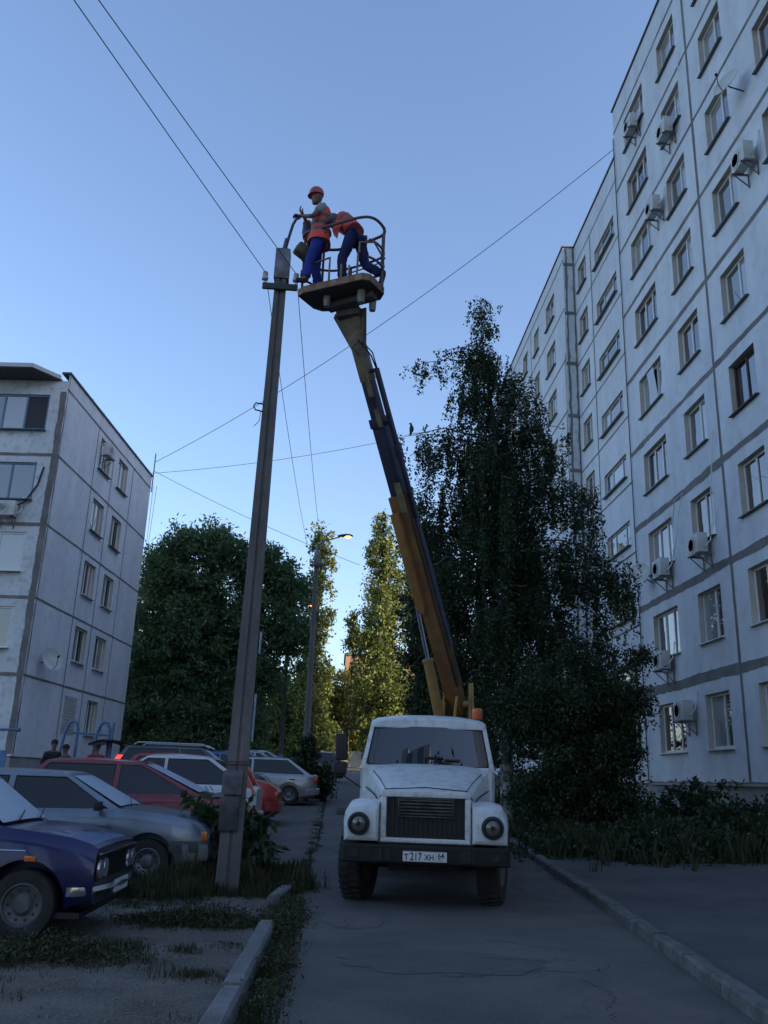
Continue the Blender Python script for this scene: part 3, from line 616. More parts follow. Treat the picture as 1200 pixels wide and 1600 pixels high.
# fenders with headlights
for s_ in (-1, 1):
    b = MB()
    def fs(y, zt, zb, xi=.56, xo=.985): return [(s_ * xi, y, zb), (s_ * xo, y, zb), (s_ * (xo + .01), y, zb + (zt - zb) * .5), (s_ * (xo - .005), y, zt - .12), (s_ * (xo - .06), y, zt - .025), (s_ * (xo - .18), y, zt), (s_ * xi, y, zt)]
    b.loft([fs(.02, 1.10, .80, .60, .93), fs(.045, 1.15, .76, .57, .965), fs(.13, 1.20, .75), fs(.42, 1.23, .80), fs(.8, 1.235, .95), fs(1.25, 1.17, .8), fs(1.5, 1.0, .58), fs(1.56, .95, .56)])
    cu = MB(); cu.lathe([(.54, -.3), (.54, 1.2)], (s_ * .45, .92, .50), 'x', 36)
    fo = b.obj('fender', tw, T, bevel=.01, smooth=45, cut=None)
    boolcut(fo, cu) if False else None
    hl = MB(); hl.lathe([(.005, .0), (.125, .0), (.135, -.03), (.13, -.055), (.105, -.06), (.10, -.02), (.005, -.02)], (s_ * .80, .02, .95), 'y', 28)
    h_ = hl.obj('headlight', mat('headlight_rim', (.03, .03, .032), .5, .3), fo, smooth=40)
    hl = MB(); hl.lathe([(.004, -.062), (.05, -.056), (.085, -.044), (.102, -.022)], (s_ * .80, .02, .95), 'y', 28); hl.lathe([(.003, -.072), (.028, -.07), (.03, -.055)], (s_ * .80, .02, .95), 'y', 14, mi=1)
    hl.obj('headlight_lens', [mat('lens_glass', (.15, .15, .14), .08, .3, spec=1.0), black], fo, smooth=60)
    if s_ < 0:
        b = MB(); b.bx(-1.10, -.98, .22, .30, 1.03, 1.12); b.obj('indicator', dkgrey, fo, bevel=.01)
# bumper, plate
b = MB()
b.loft([[(x, y0, .515), (x, y0 - .03, .535), (x, y0 - .03, .70), (x, y0, .725), (x, y0 + .08, .725), (x, y0 + .08, .515)] for x, y0 in ((-1.01, .10), (-.97, .04), (-.80, .0), (.80, .0), (.97, .04), (1.01, .10))])
b.obj('bumper', tgrime, T, smooth=30)
b = MB()
for s_ in (-1, 1):
    b.lathe([(.005, -.035), (.045, -.035), (.05, -.02)], (s_ * .83, 0, .615), 'y', 16); b.bx(s_ * .50 - .09, s_ * .50 + .09, -.036, -.03, .55, .68)
    b.tube([(s_ * .52, -.03, .56), (s_ * .52, -.09, .57), (s_ * .52, -.09, .66), (s_ * .52, -.03, .67)], .018, 8)
b.pieces('tow_hook', mat('rusty_hook', (.03, .024, .02), .8), T)
b = MB(); b.bx(-.45, .45, .25, .35, .42, .50); b.obj('crossmember', tgrime, T)
b = MB(); b.bx(-.26, .26, -.045, -.036, .55, .665)
plt = b.obj('number_plate', mat('plate_white', (.72, .72, .72), .4), T, bevel=.004, seg=1)
def text(s_, size, loc, parent, m, rx=pi / 2, rz=0, sx=1.0, bold=.0):
    c = bpy.data.curves.new('plate_text', 'FONT'); c.body = s_; c.size = size; c.extrude = .0012; c.offset = bold; c.align_x = 'CENTER'
    o = bpy.data.objects.new('plate_text', c); COL.objects.link(o)
    dg = bpy.context.evaluated_depsgraph_get(); me = bpy.data.meshes.new_from_object(o.evaluated_get(dg)); bpy.data.objects.remove(o)
    n = bpy.data.objects.new('lettering', me); me.materials.clear(); me.materials.append(m); COL.objects.link(n); n.parent = parent; n.location = loc; n.rotation_euler = (rx, 0, rz); n.scale = (sx, 1, 1); return n
ink = mat('plate_ink', (.015, .015, .02), .5)
text('217', .118, (-.105, -.0462, .568), plt, ink, sx=.80, bold=.002); text('T', .088, (-.218, -.0462, .572), plt, ink, bold=.002); text('XH', .088, (.052, -.0462, .572), plt, ink, sx=.9, bold=.002); text('64', .092, (.19, -.0462, .592), plt, ink, sx=.85, bold=.0015); text('RUS', .03, (.185, -.0462, .563), plt, ink)
b = MB(); b.bx(.128, .131, -.0468, -.0455, .555, .66)
for z in (.553, .660): b.bx(-.255, .255, -.0468, -.0455, z, z + .002)
b.obj('plate_border', ink, plt, smooth=0)
# cab
def cs(y, wb, wt, zt, zm=1.62): return [(-wb + .02, y, .66), (-wb, y, .9), (-wb, y, zm), (-wt, y, zt - .09), (-wt + .07, y, zt - .015), (-wt * .5, y, zt + .022), (0, y, zt + .03), (wt * .5, y, zt + .022), (wt - .07, y, zt - .015), (wt, y, zt - .09), (wb, y, zm), (wb, y, .9), (wb - .02, y, .66)]
b = MB()
# lower cab body
b.loft([[(-.88, 1.36, .66), (-.88, 1.36, 1.60), (-.84, 1.36, 1.64), (.84, 1.36, 1.64), (.88, 1.36, 1.60), (.88, 1.36, .66)], [(-.93, 1.55, .66), (-.93, 1.55, 1.60), (-.90, 1.55, 1.655), (.90, 1.55, 1.655), (.93, 1.55, 1.60), (.93, 1.55, .66)], [(-.93, 2.75, .66), (-.93, 2.75, 1.60), (-.90, 2.75, 1.655), (.90, 2.75, 1.655), (.93, 2.75, 1.60), (.93, 2.75, .66)]])
b.obj('cab', tw, T, bevel=.02, smooth=45)
# cab upper: pillars, roof
b = MB(); zt = 2.35
roof = lambda y, wt, zt, c=.045: [(-wt, y, zt - .10), (-wt + .02, y, zt - .05), (-wt + .10, y, zt - .01), (-wt * .5, y, zt + c * .8), (0, y, zt + c), (wt * .5, y, zt + c * .8), (wt - .10, y, zt - .01), (wt - .02, y, zt - .05), (wt, y, zt - .10)]
b.loft([roof(1.56, .78, 2.265, .02), roof(1.60, .81, 2.285, .03), roof(1.75, .83, 2.32), roof(2.2, .84, 2.35), roof(2.70, .83, 2.34), roof(2.75, .80, 2.31)])
b.obj('cab_roof', tw, T, bevel=.012, smooth=50)
b = MB()
for s_ in (-1, 1):
    b.loft([[(s_ * .925, 1.42, 1.60), (s_ * .86, 1.40, 1.60), (s_ * .86, 1.50, 1.60), (s_ * .925, 1.56, 1.60)], [(s_ * .815, 1.60, 2.20), (s_ * .755, 1.58, 2.20), (s_ * .76, 1.66, 2.20), (s_ * .815, 1.72, 2.20)]])
    b.loft([[(s_ * .925, 2.58, 1.60), (s_ * .87, 2.58, 1.60), (s_ * .87, 2.75, 1.60), (s_ * .925, 2.75, 1.60)], [(s_ * .82, 2.56, 2.25), (s_ * .76, 2.56, 2.25), (s_ * .76, 2.74, 2.25), (s_ * .82, 2.74, 2.25)]])
b.bar((-.88, 1.42, 1.632), (.88, 1.42, 1.632), .06, .05); b.bar((-.78, 1.62, 2.215), (.78, 1.62, 2.215), .05, .05); b.bx(-.86, .86, 2.70, 2.745, 1.6, 2.26)
b.obj('cab_pillar', tw, T, bevel=.015, smooth=40)
# windscreen: slightly bowed glass + rubber
def scr(u, v): # u -1..1, v 0..1
    x = u * (.845 - .085 * v); y = 1.46 + .125 * v + .055 * u * u - .03; return (x, y, 1.655 + .535 * v)
def rrect(ins, n=6):
    pts = []
    for (cx, cy, a0) in ((1 - .09, 1 - .14, 0), (-1 + .09, 1 - .14, pi / 2), (-1 + .09, .14, pi), (1 - .09, .14, 1.5 * pi)):
        for k in range(n + 1):
            a = a0 + k * pi / 2 / n; pts.append((cx + .09 * cos(a) * 1.0, cy + .14 * sin(a)))
    return [((p[0]) * (1 - ins), .5 + (p[1] - .5) * (1 - ins * 2.6)) for p in pts]
b = MB(); g = rrect(0.01); vs = [scr(*p) for p in g]
N = 20; grid = [[None] * (N + 1) for _ in range(7)]
mb = MB(); vs = []
for j in range(7):
    for i in range(N + 1):
        u = -1 + 2 * i / N; v = j / 6; lim = 1 - (.05 if j in (0, 6) else 0); vs.append(scr(u * lim, v))
mb.add(vs, [(j * (N + 1) + i, j * (N + 1) + i + 1, (j + 1) * (N + 1) + i + 1, (j + 1) * (N + 1) + i) for j in range(6) for i in range(N)])
ws = mb.obj('windscreen', screen_g, T, smooth=60)
mb = MB(); pts = [V(scr(*p)) + V((0, -.004, 0)) for p in rrect(0)]; mb.tube(pts + [pts[0]], .016, 6, caps=False); mb.obj('windscreen_seal', black, ws)
for u0, u1 in ((0.0, .46), (.55, .98)):
    a = V(scr(u0 - .05, -.02)) + V((0, -.035, 0)); c = V(scr(u1, .10)) + V((0, -.035, 0)); 
    if u0 == 0: a, c = V(scr(-.08, -.01)) + V((0, -.035, 0)), V(scr(.40, .12)) + V((0, -.035, 0))
    else: a, c = V(scr(.58, -.01)) + V((0, -.035, 0)), V(scr(.12, .17)) + V((0, -.035, 0))
    mb = MB(); mb.bar(a, c, .012, .012); mb.cyl(a + V((0, .03, -.01)), a + V((0, -.01, .0)), .018, n=8); mb.bar(c - V((.1, 0, -.03)), c + V((.12, 0, .03)), .008, .02)
    mb.obj('wiper', black, T, smooth=0)
for s_ in (-1, 1):
    mb = MB(); mb.add([(s_ * .917, 1.60, 1.67), (s_ * .917, 2.55, 1.67), (s_ * .822, 2.53, 2.20), (s_ * .822, 1.77, 2.20)], [(0, 1, 2, 3)]); mb.obj('side_window', gl_d, T, smooth=0)
    mb = MB(); mb.bx(s_ * .931 - .002, s_ * .931 + .002, 2.35, 2.50, 1.45, 1.48); mb.tube([(s_ * .932, 1.62, .7), (s_ * .932, 1.62, 1.6)], .006, 5); mb.tube([(s_ * .932, 2.6, .7), (s_ * .932, 2.6, 1.6)], .006, 5); mb.obj('door_seam', black, T, smooth=0)
# mirror on an arm
mb = MB(); mb.tube([(-.84, 1.62, 2.08), (-1.0, 1.55, 2.14), (-1.17, 1.5, 2.14), (-1.22, 1.5, 2.10), (-1.24, 1.5, 1.55), (-.92, 1.5, 1.35)], .011, 6); mr = mb.obj('mirror_arm', black, T)
mb = MB(); mb.box((-1.205, 1.47, 1.88), (.17, .06, .36), (0, R(-3), 0)); mb.box((-1.215, 1.47, 1.60), (.20, .07, .17)); mb.pieces('mirror', black, mr, bevel=.03, seg=3)
mb = MB(); mb.tube([(.92, 1.5, 1.95), (1.02, 1.47, 2.0)], .011, 6); mb.box((.99, 1.5, 1.45), (.03, .05, .04)); mb.obj('mirror_arm', black, T)
mb = MB(); mb.cyl((.72, 2.3, 2.33), (.72, 2.3, 2.36), .08, n=20); mb.obj('beacon_base', black, T)
mb = MB(); mb.lathe([(.075, 2.361), (.082, 2.38), (.080, 2.50), (.06, 2.525), (.005, 2.53)], (.72, 2.3, 0), n=22); mb.obj('beacon', mat('amber_beacon', (.55, .10, .02), .3, coat=.5), T)
# wheels
def wheel(name, parent, loc, r, wd, rimr, rimm, rz=0, tread=True, n=36):
    """axle along local x ; outer face +x"""
    prof = [(rimr, -wd * .42), (r * .80, -wd / 2), (r * .95, -wd * .46), (r, -wd * .33), (r, wd * .33), (r * .95, wd * .46), (r * .80, wd / 2), (rimr, wd * .42)]
    b = MB(); b.lathe(prof, axis='x', n=n, caps=False)
    if tread:
        for k in range(n):
            a = 2 * pi * k / n
            for s_ in (-1, 1): b.box((s_ * wd * .22, cos(a + s_ * .05) * (r + .004), sin(a + s_ * .05) * (r + .004)), (wd * .40, r * .11, .02), (a + s_ * .05 - pi / 2 + pi / 2, 0, 0))
    t = b.obj(name, rubber, parent, smooth=40, loc=loc); t.rotation_euler = (0, 0, rz)
    b = MB(); b.lathe([(rimr * 1.03, -wd * .40), (rimr * 1.03, wd * .44), (rimr * .97, wd * .45), (rimr * .90, wd * .30), (rimr * .55, wd * .22), (rimr * .35, wd * .36), (rimr * .10, wd * .38), (.004, wd * .38)], axis='x', n=28)
    rm = b.obj('rim', rimm, t, smooth=30)
    b = MB()
    for k in range(6 if r > .4 else 10):
        a = 2 * pi * k / (6 if r > .4 else 10); q = rimr * .72; b.cyl((wd * .20, q * cos(a), q * sin(a)), (wd * .275, q * cos(a), q * sin(a)), rimr * (.13 if r > .4 else .08), n=10)
    b.obj('rim_hole', black, t, smooth=30); return t
rimd = mat('truck_rim_paint', (.07, .075, .07), .6, col2=(.10, .06, .04), scale=6)
for s_ in (-1, 1):
    w_ = wheel('wheel', T, (s_ * .85, .92, .485), .485, .29, .27, rimd, (0 if s_ > 0 else pi) + R(-12))
    for dx in (0,): wheel('wheel', T, (s_ * .80, 4.55, .485), .485, .50, .27, rimd, 0 if s_ > 0 else pi)
mb = MB(); mb.bx(-.70, .70, .86, .98, .42, .54); mb.bx(-.42, -.34, .1, 6.3, .52, .70); mb.bx(.34, .42, .1, 6.3, .52, .70); mb.cyl((-.7, 4.55, .485), (.7, 4.55, .485), .07); mb.sphere((0, 4.55, .5), (.2, .18, .2))
mb.bx(-.4, .4, .5, 2.3, .55, .95); mb.obj('chassis', tgrime, T, smooth=30)
# wheel house liners (dark)
mb = MB()
for s_ in (-1, 1): mb.bx(s_ * .57, s_ * .80, 1.38, 1.55, .5, 1.0)
mb.pieces('mudflap', black, T, smooth=0)
# deck, outriggers
mb = MB(); mb.bx(-1.05, 1.05, 2.95, 6.4, .95, 1.03); mb.bx(-1.05, -.6, 3.0, 3.9, .6, .93); mb.bx(.6, 1.05, 3.0, 3.9, .6, .93); mb.obj('deck', dkgrey, T, bevel=.01)
for s_ in (-1, 1):
    for y in (3.3, 6.0):
        mb = MB(); mb.box((s_ * 1.12, y, .72), (.14, .16, .75)); mb.bar((s_ * .5, y, .88), (s_ * 1.1, y, .80), .12, .12); mb.cyl((s_ * 1.12, y, .35), (s_ * 1.12, y, .05), .045); mb.cyl((s_ * 1.12, y, .06), (s_ * 1.12, y, .02), .14); mb.obj('outrigger', tyel2, T, bevel=.008)
mb = MB(); mb.cyl((.35, 4.0, 1.03), (.35, 4.0, 1.35), .42, n=28); mb.obj('turret_ring', dkgrey, T)
# boom: computed in world then moved to local
Ti = (Matrix.Translation((1.13, 10.93, 0)) @ Matrix.Rotation(-R(6.5), 4, 'Z')).inverted()
PV = V((2.02, 14.8, 2.72)); BT = V((.02, 12.0, 8.05)); bd = (BT - PV).normalized()
# section frame: side axis roughly screen-right
sx_ = bd.cross(V((-.58, -.81, 0))).normalized(); sx_ = -sx_ if sx_.x < 0 else sx_; sy_ = bd.cross(sx_).normalized()   # sy_: belly / top
if sy_.y > 0: sy_ = -sy_                                                                     # towards viewer & down
def BP(t, x=0, y=0): return Ti @ (PV + bd * t + sx_ * x + sy_ * y)
BL = (BT - PV).length
def bsec(b, t0, t1, wd, ht, x=0, y=0, mi=0, wd1=None, ht1=None):
    wd1 = wd1 or wd; ht1 = ht1 or ht
    b.loft([[BP(t, x + a * q / 2, y + c * r_ / 2) for a, c in ((-1, -1), (1, -1), (1, 1), (-1, 1))] for t, q, r_ in ((t0, wd, ht), (t1, wd1, ht1))], mi=mi)
b = MB(); bsec(b, -.15, 3.55, .225, .28, .01); bm_ = b.obj('boom', tyel, T, bevel=.012, smooth=30)
b = MB(); bsec(b, 3.45, 3.72, .255, .32, 0); b.obj('boom_collar', tyel, bm_, bevel=.01)
b = MB(); bsec(b, 3.6, 4.95, .185, .24); bsec(b, 4.85, 5.0, .22, .28); b.obj('boom_middle_section', tind, bm_, bevel=.008)
b = MB(); bsec(b, 4.9, BL - .75, .155, .20); b.obj('boom_inner_section', tind, bm_, bevel=.008)
b = MB(); bsec(b, BL - .75, BL, .17, .215); b.obj('boom_head', mat('boom_head_ochre', (.26, .20, .12), .6, col2=(.12, .10, .08), scale=5), bm_, bevel=.008)
b = MB(); bsec(b, 3.46, 3.95, .11, .02, .13, .205); bsec(b, 4.86, 5.15, .08, .02, .10, .165); bsec(b, BL - 1.0, BL - .62, .08, .02, .06, .125); b.pieces('worn_patch', tolive, bm_, smooth=0)
# side rail / hose carrier on the right
b = MB(); bsec(b, .35, 3.3, .04, .17, .145, -.02); b.obj('boom_side_box', mat('boom_side_brown', (.13, .07, .03), .6, col2=(.05, .035, .02), scale=3), bm_, bevel=.006)
b = MB(); bsec(b, 1.05, 4.0, .018, .12, .178, -.05); bsec(b, 3.3, 5.75, .062, .08, .20, .0); bsec(b, 4.3, 4.5, .10, .10, .20, 0); bsec(b, 5.7, 5.76, .17, .05, .13, 0); bsec(b, 4.86, 4.92, .17, .05, .13, 0); b.obj('hose_carrier', tind, bm_, bevel=.006)
b = MB(); b.tube([BP(5.75, .20, 0), BP(5.95, .20, .05), BP(6.1, .15, .08), BP(6.25, .08, .12)], .012, 6); b.tube([BP(5.74, .215, 0), BP(6.0, .23, .04), BP(6.2, .14, .1)], .010, 6); b.tube([BP(6.0, .03, .12), BP(6.15, -.02, .16), BP(6.2, .08, .14)], .008, 6); b.obj('hose', black, bm_)
# sub boom (lower-left ochre piece that ends at y=935) + lift cylinder
b = MB(); bsec(b, 1.75, 3.46, .14, .11, -.055, .19); b.obj('boom_belly_box', tyel3, bm_, bevel=.01)
b = MB(); c0 = Ti @ V((1.70, 14.45, 2.45)); c1 = BP(1.9, -.11, .20); m_ = c0.lerp(c1, .52)
b.cyl(c0, m_, .085, n=18); b.cyl(m_ - (c1 - c0).normalized() * .04, m_, .098, n=18); cy = b.obj('lift_cylinder', tyel2, T)
b = MB(); b.cyl(m_, c1, .035, n=14); b.obj('piston_rod', chrome, cy)
# turret column: two cheeks around the pivot
b = MB()
for x in (-.23, .20):
    P0 = Ti @ PV
    b.prism([(P0.y - .10, P0.z + .18), (P0.y + .18, P0.z + .12), (P0.y + .30, P0.z - .35), (P0.y + .05, 1.34), (P0.y - .65, 1.34), (P0.y - .45, P0.z - .45)], P0.x + x, P0.x + x + .035, 'x')
b.bx(P0.x - .25, P0.x + .25, P0.y - .3, P0.y - .05, 1.6, 2.45); b.obj('turret', tyel2, T, bevel=.008)
b = MB(); b.cyl(P0 - V((.27, 0, 0)), P0 + V((.27, 0, 0)), .06, n=16); b.cyl(P0 + V((-.05, -.32, -.35)), P0 + V((0, -.3, .1)), .025, n=10); b.bar(P0 + V((.24, .0, .35)), P0 + V((.26, -.05, -.3)), .05, .10); b.obj('pivot_pin', mat('yellow_bracket', (.36, .24, .05), .5), T)
# ---- basket (world coords -> truck local)
BK = empty('basket', (0, 0, 0)); BK.parent = T
zt_ = 8.50; CN = [(-.83, 11.93), (-.70, 11.60), (.10, 11.14), (.22, 11.19), (.43, 11.56), (.38, 11.72), (-.26, 12.14), (-.50, 12.20)]
CN = [(-.885, 11.76), (-.80, 11.66), (.08, 11.19), (.20, 11.22), (.42, 11.56), (.38, 11.72), (-.26, 12.13), (-.52, 12.17), (-.66, 12.10)]
Lc = lambda p: Ti @ V(p)
b = MB(); b.loft([[Lc((x, y, zt_)) for x, y in CN], [Lc((x, y, zt_ + .11)) for x, y in CN]]); b.obj('platform', [mat('platform_rust', (.10, .065, .045), .8, col2=(.05, .04, .035), scale=4)], BK, smooth=0)
b = MB()
for k in range(len(CN)):
    p_, q_ = CN[k], CN[(k + 1) % len(CN)]; L_ = hypot(q_[0] - p_[0], q_[1] - p_[1]); n_ = max(1, int(L_ / .11)); nx, ny = (q_[1] - p_[1]) / L_, -(q_[0] - p_[0]) / L_
    for i in range(n_):
        a0, a1 = i / n_, (i + 1) / n_; f = lambda a: (p_[0] + (q_[0] - p_[0]) * a + nx * .006, p_[1] + (q_[1] - p_[1]) * a + ny * .006)
        A_, B_ = f(a0), f(a1); mi = i % 2; sl_ = .0
        b.add([Lc((*A_, zt_ + .01)), Lc((*B_, zt_ + .01)), Lc((*B_, zt_ + .12)), Lc((*A_, zt_ + .12))], [(0, 1, 2, 3)], mi)
b.obj('kick_plate', [mat('worn_ochre_stripe', (.34, .23, .13), .7, col2=(.20, .12, .07), scale=8), mat('worn_red_stripe', (.24, .08, .05), .7, col2=(.28, .18, .11), scale=7)], BK, smooth=0)
b = MB()
def rail(z, r_=.017, off=0.0, pts=None, close=False):
    return [Lc((x, y, z)) for x, y in pts]
top = [(-.80, 11.78), (-.88, 11.92), (-.72, 12.10), (-.48, 12.16), (-.24, 12.12), (.36, 11.72), (.42, 11.56), (.30, 11.32), (.14, 11.22), (-.02, 11.26), (-.30, 11.42)]
full = [(-.30, 11.42), (-.78, 11.68), (-.87, 11.78), (-.86, 11.94), (-.62, 12.14), (-.48, 12.16), (-.24, 12.12), (.36, 11.72), (.42, 11.56), (.30, 11.32), (.16, 11.22), (-.02, 11.26)]
back = [(-.78, 11.68), (-.87, 11.78), (-.86, 11.94), (-.62, 12.14), (-.24, 12.12), (.36, 11.72), (.42, 11.56), (.30, 11.32), (.16, 11.22)]
def smoothp(pts, n=2):
    for _ in range(n):
        q = [pts[0]]
        for i in range(len(pts) - 1):
            a_, b_ = V(pts[i]), V(pts[i + 1]); q += [tuple(a_.lerp(b_, .25)), tuple(a_.lerp(b_, .75))]
        pts = q + [pts[-1]]
    return pts
b.tube([Lc((x, y, 9.62)) for x, y in smoothp(full + [full[0]])], .023, 8)
b.tube([Lc((x, y, 9.22)) for x, y in smoothp(back)], .019, 8)
b.tube([Lc((x, y, 8.92)) for x, y in smoothp(back)], .019, 8)
b.tube([Lc((x, y, 9.14)) for x, y in smoothp([(-.24, 12.12), (.36, 11.72), (.42, 11.56)])], .012, 6)
b.obj('rail', rail_m, BK)
for (x, y) in ((-.84, 11.84), (-.55, 12.15), (.38, 11.66), (.39, 11.50), (-.10, 12.03)):
    b = MB(); b.tube([Lc((x, y, zt_ + .05)), Lc((x, y, 9.64 if x != -.10 else 9.24))], .020, 8); b.obj('rail_post', mat('rail_rust', (.17, .09, .09), .7, col2=(.10, .06, .08), scale=8) if 'rail_rust' not in bpy.data.materials else bpy.data.materials['rail_rust'], BK)
b = MB()
for pts in ([(-.42, 11.46, zt_ + .1), (-.42, 11.46, 9.02), (-.74, 11.66, 9.0), (-.86, 11.76, 8.95), (-.84, 11.9, 8.72)], [(-.24, 11.36, zt_ + .1), (-.24, 11.36, 8.85)], [(.0, 11.24, zt_ + .1), (.0, 11.24, 8.98)], [(-.12, 11.30, zt_ + .1), (-.12, 11.30, 8.8)],
            [(.02, 11.25, 9.0), (.02, 11.25, 9.18), (.24, 11.26, 9.20), (.36, 11.42, 9.1), (.41, 11.58, 8.98)]):
    b.tube([Lc(p) for p in pts], .017, 7)
b.pieces('gate_rail', mat('gate_ochre', (.30, .22, .14), .6, col2=(.15, .10, .09), scale=8), BK)
b = MB(); c_ = V((-.02, 11.78)); ax = V((-.86, .50)).normalized()
b.bar(Lc((.28, 11.50, zt_ - .06)), Lc((-.42, 11.95, zt_ - .06)), .16, .10); b.bar(Lc((.10, 11.85, zt_ - .16)), Lc((-.25, 12.02, zt_ - .16)), .22, .12)
b.obj('under_frame', mat('underframe_olive', (.12, .11, .10), .7, col2=(.06, .05, .05), scale=5), BK, bevel=.008)
for (x, y, h_, r_) in ((-.44, 11.72, .14, .055), (.08, 11.50, .17, .065), (.26, 11.66, .20, .06)):
    b = MB(); b.cyl(Lc((x, y, zt_)), Lc((x, y, zt_ - h_)), r_, r_ * .9, n=14); b.cyl(Lc((x, y, zt_ - h_ - .03)), Lc((x, y, zt_ - h_)), r_ * .8, n=14); b.obj('levelling_bush', mat('bush_grey', (.30, .30, .26), .6) if 'bush_grey' not in bpy.data.materials else bpy.data.materials['bush_grey'], BK)
b = MB()
for o_ in (-.075, .05):
    q_ = [BP(BL - .34, o_, .07), BP(BL - .25, o_, -.08), Lc((.10 + o_, 11.80, zt_ - .10)), Lc((-.02 + o_, 11.88, zt_ - .10)), Lc((-.24 + o_, 12.02, zt_ - .12)), Lc((-.26 + o_, 12.04, zt_ - .18))]
    k_ = Ti.to_3x3() @ V((.025, 0, 0)); b.loft([q_, [p + k_ for p in q_]])
b.bar(BP(BL - .3), Lc((.02, 11.88, zt_ - .12)), .12, .12)
b.obj('levelling_bracket', bpy.data.materials['boom_head_ochre'], BK, bevel=.005)
b = MB(); b.box(Lc((-.86, 11.70, 9.26)), (.24, .20, .19), (R(12), R(22), R(35))); b.obj('control_box', mat('canvas_bag_tan', (.16, .13, .09), .9, col2=(.08, .07, .06), scale=9, bump=.6, bscale=20), BK, bevel=.05, seg=3)
# ------------------------------------------------------------ cars ; local +x = nose, origin on the ground under the middle
tailred = mat('tail_light_red', (.45, .02, .02), .25, coat=.5); tailon = emat('tail_light_lit', (1.0, .06, .05), .55)
amber = mat('indicator_amber', (.65, .16, .02), .25, coat=.5); lens = mat('headlight_glass', (.45, .47, .5), .06, .55, spec=1.0)
cg = mat('car_glass', (.010, .010, .012), .03, spec=.5); cgp = mat('car_windscreen_sky_tint', (.42, .50, .60), .35, 0, col2=(.36, .43, .52), scale=3, spec=.35)  # car windscreens: the sky's reflection is painted in as a pale blue base colour
alloy = mat('alloy_rim', (.22, .225, .23), .4, .6, col2=(.13, .13, .13), scale=9); steelrim = mat('steel_rim_grey', (.13, .135, .14), .6, .2, col2=(.08, .075, .07), scale=9)
def paint(name, c, c2=None, rough=.28, metal=.25, d=(.16, .15, .13)): return mat(name, c, rough, metal, col2=c2 or tuple(q * .82 for q in c), scale=1.6, coat=.45, col3=d, s3=3.0, a3=.35)
def car(label, cat, loc, rz, L=4.2, W=1.7, H=1.42, belt=.90, nose=.80, tail=.88, hoodb=.93, gh=((-1.95, .95), (-1.55, .25)), body=None, wheelb=(1.25, -1.2), wr=.295, rimm=None, style='hatch', glz=None, group='cars parked in the yard', lit=False, roofm_=None, extra=None, det=True, sidew=None, lowtrim=None):
    t = empty('parked_car', loc, rz, label, cat, group); glz = glz or cg; rimm = rimm or alloy
    hw = W / 2; xf, xr = L / 2, -L / 2; g0, g1 = gh
    def tz(x):   # shoulder height along the car
        if x >= g0[1]: k = (x - g0[1]) / (xf - g0[1]); return hoodb + (nose - hoodb) * k ** 1.5
        if x <= g0[0]: k = (g0[0] - x) / max(.01, g0[0] - xr); return belt + (tail - belt) * k
        return belt + (hoodb - belt) * (x - g0[0]) / (g0[1] - g0[0])
    xs = [xr, xr + .04, xr + .15, xr + .45] + fr(xr + .8, xf - .8, .35) + [xf - .5, xf - .25, xf - .10, xf - .03, xf]
    rings = []
    for x in xs:
        e = max(0, 1 - (xf - x) / .45, 1 - (x - xr) / .30); e = e * e; w_ = hw * (1 - (.12 if style != 'classic' else .025) * e); z = tz(x) - ((.13 if style != 'classic' else .03) * max(0, 1 - (xf - x) / .25) ** 2 if x > 0 else .08 * max(0, 1 - (x - xr) / .15) ** 2); zb = .20 + .10 * e
        sh = z - .02; cr = (.035 if style != 'classic' else .02) if x > g0[1] - .1 or x < g0[0] + .1 else .01
        R_ = [(x, -w_ * .86, zb), (x, -w_ * .97, zb + .06), (x, -w_ * .995, .42), (x, -w_, .60), (x, -w_ * .985, sh - .10), (x, -w_ * .955, sh - .02), (x, -w_ * .90, z + .005), (x, -w_ * .5, z + cr * .8), (x, 0, z + cr)]
        rings.append(R_ + [(p[0], -p[1], p[2]) for p in reversed(R_[:-1])])
    b = MB(); b.loft(rings)
    cu = MB()
    for wx in wheelb: cu.lathe([(wr + .075, -hw - .2), (wr + .075, -hw + .26)], (wx, 0, wr + .01), 'y', 32); 
    cu2 = MB()
    for wx in wheelb: cu2.lathe([(wr + .075, hw - .26), (wr + .075, hw + .2)], (wx, 0, wr + .01), 'y', 32)
    bo = b.obj('body', body, t, smooth=38); boolcut(bo, cu); boolcut(bo, cu2)
    bo.data.materials[0] = body
    # greenhouse
    by, ry = hw * .90, hw * .70; zb_ = belt - .02; zr = H
    yk = lambda z: by + (ry - by) * (z - zb_) / (zr - zb_)
    prof = [(g0[0], zb_), (g1[0], zr - .05), (g1[0] + .12, zr - .01), ((g1[0] + g1[1]) / 2, zr + .02), (g1[1] - .10, zr), (g1[1] + .02, zr - .04), (g0[1], hoodb - .02)]
    b = MB(); m_ = len(prof); vs = []
    for (x, z) in prof: vs += [(x, -yk(min(z, zr)) + (0.0), z if z < zr - .03 else z - .03), (x, -yk(zr) * .80, z), (x, yk(zr) * .80, z), (x, yk(min(z, zr)), z if z < zr - .03 else z - .03)]
    fs = [(k * 4 + i, k * 4 + i + 1, k * 4 + 5 + i, k * 4 + 4 + i) for k in range(m_ - 1) for i in range(3)]
    fs += [tuple(k * 4 for k in range(m_)), tuple(k * 4 + 3 for k in range(m_ - 1, -1, -1)), (0, 3, 2, 1), tuple((m_ - 1) * 4 + i for i in range(4))]
    b.add(vs, fs); rf = b.obj('roof', roofm_ or body, t, bevel=.012, smooth=50)
    # side glass
    zl, zu = belt + .035, zr - .085
    def xa(z): return g0[0] + (g1[0] - g0[0]) * (z - zb_) / (zr - .05 - zb_)
    def xb(z): return g0[1] + (g1[1] + .02 - g0[1]) * (z - hoodb + .02) / (zr - .04 - hoodb + .02)
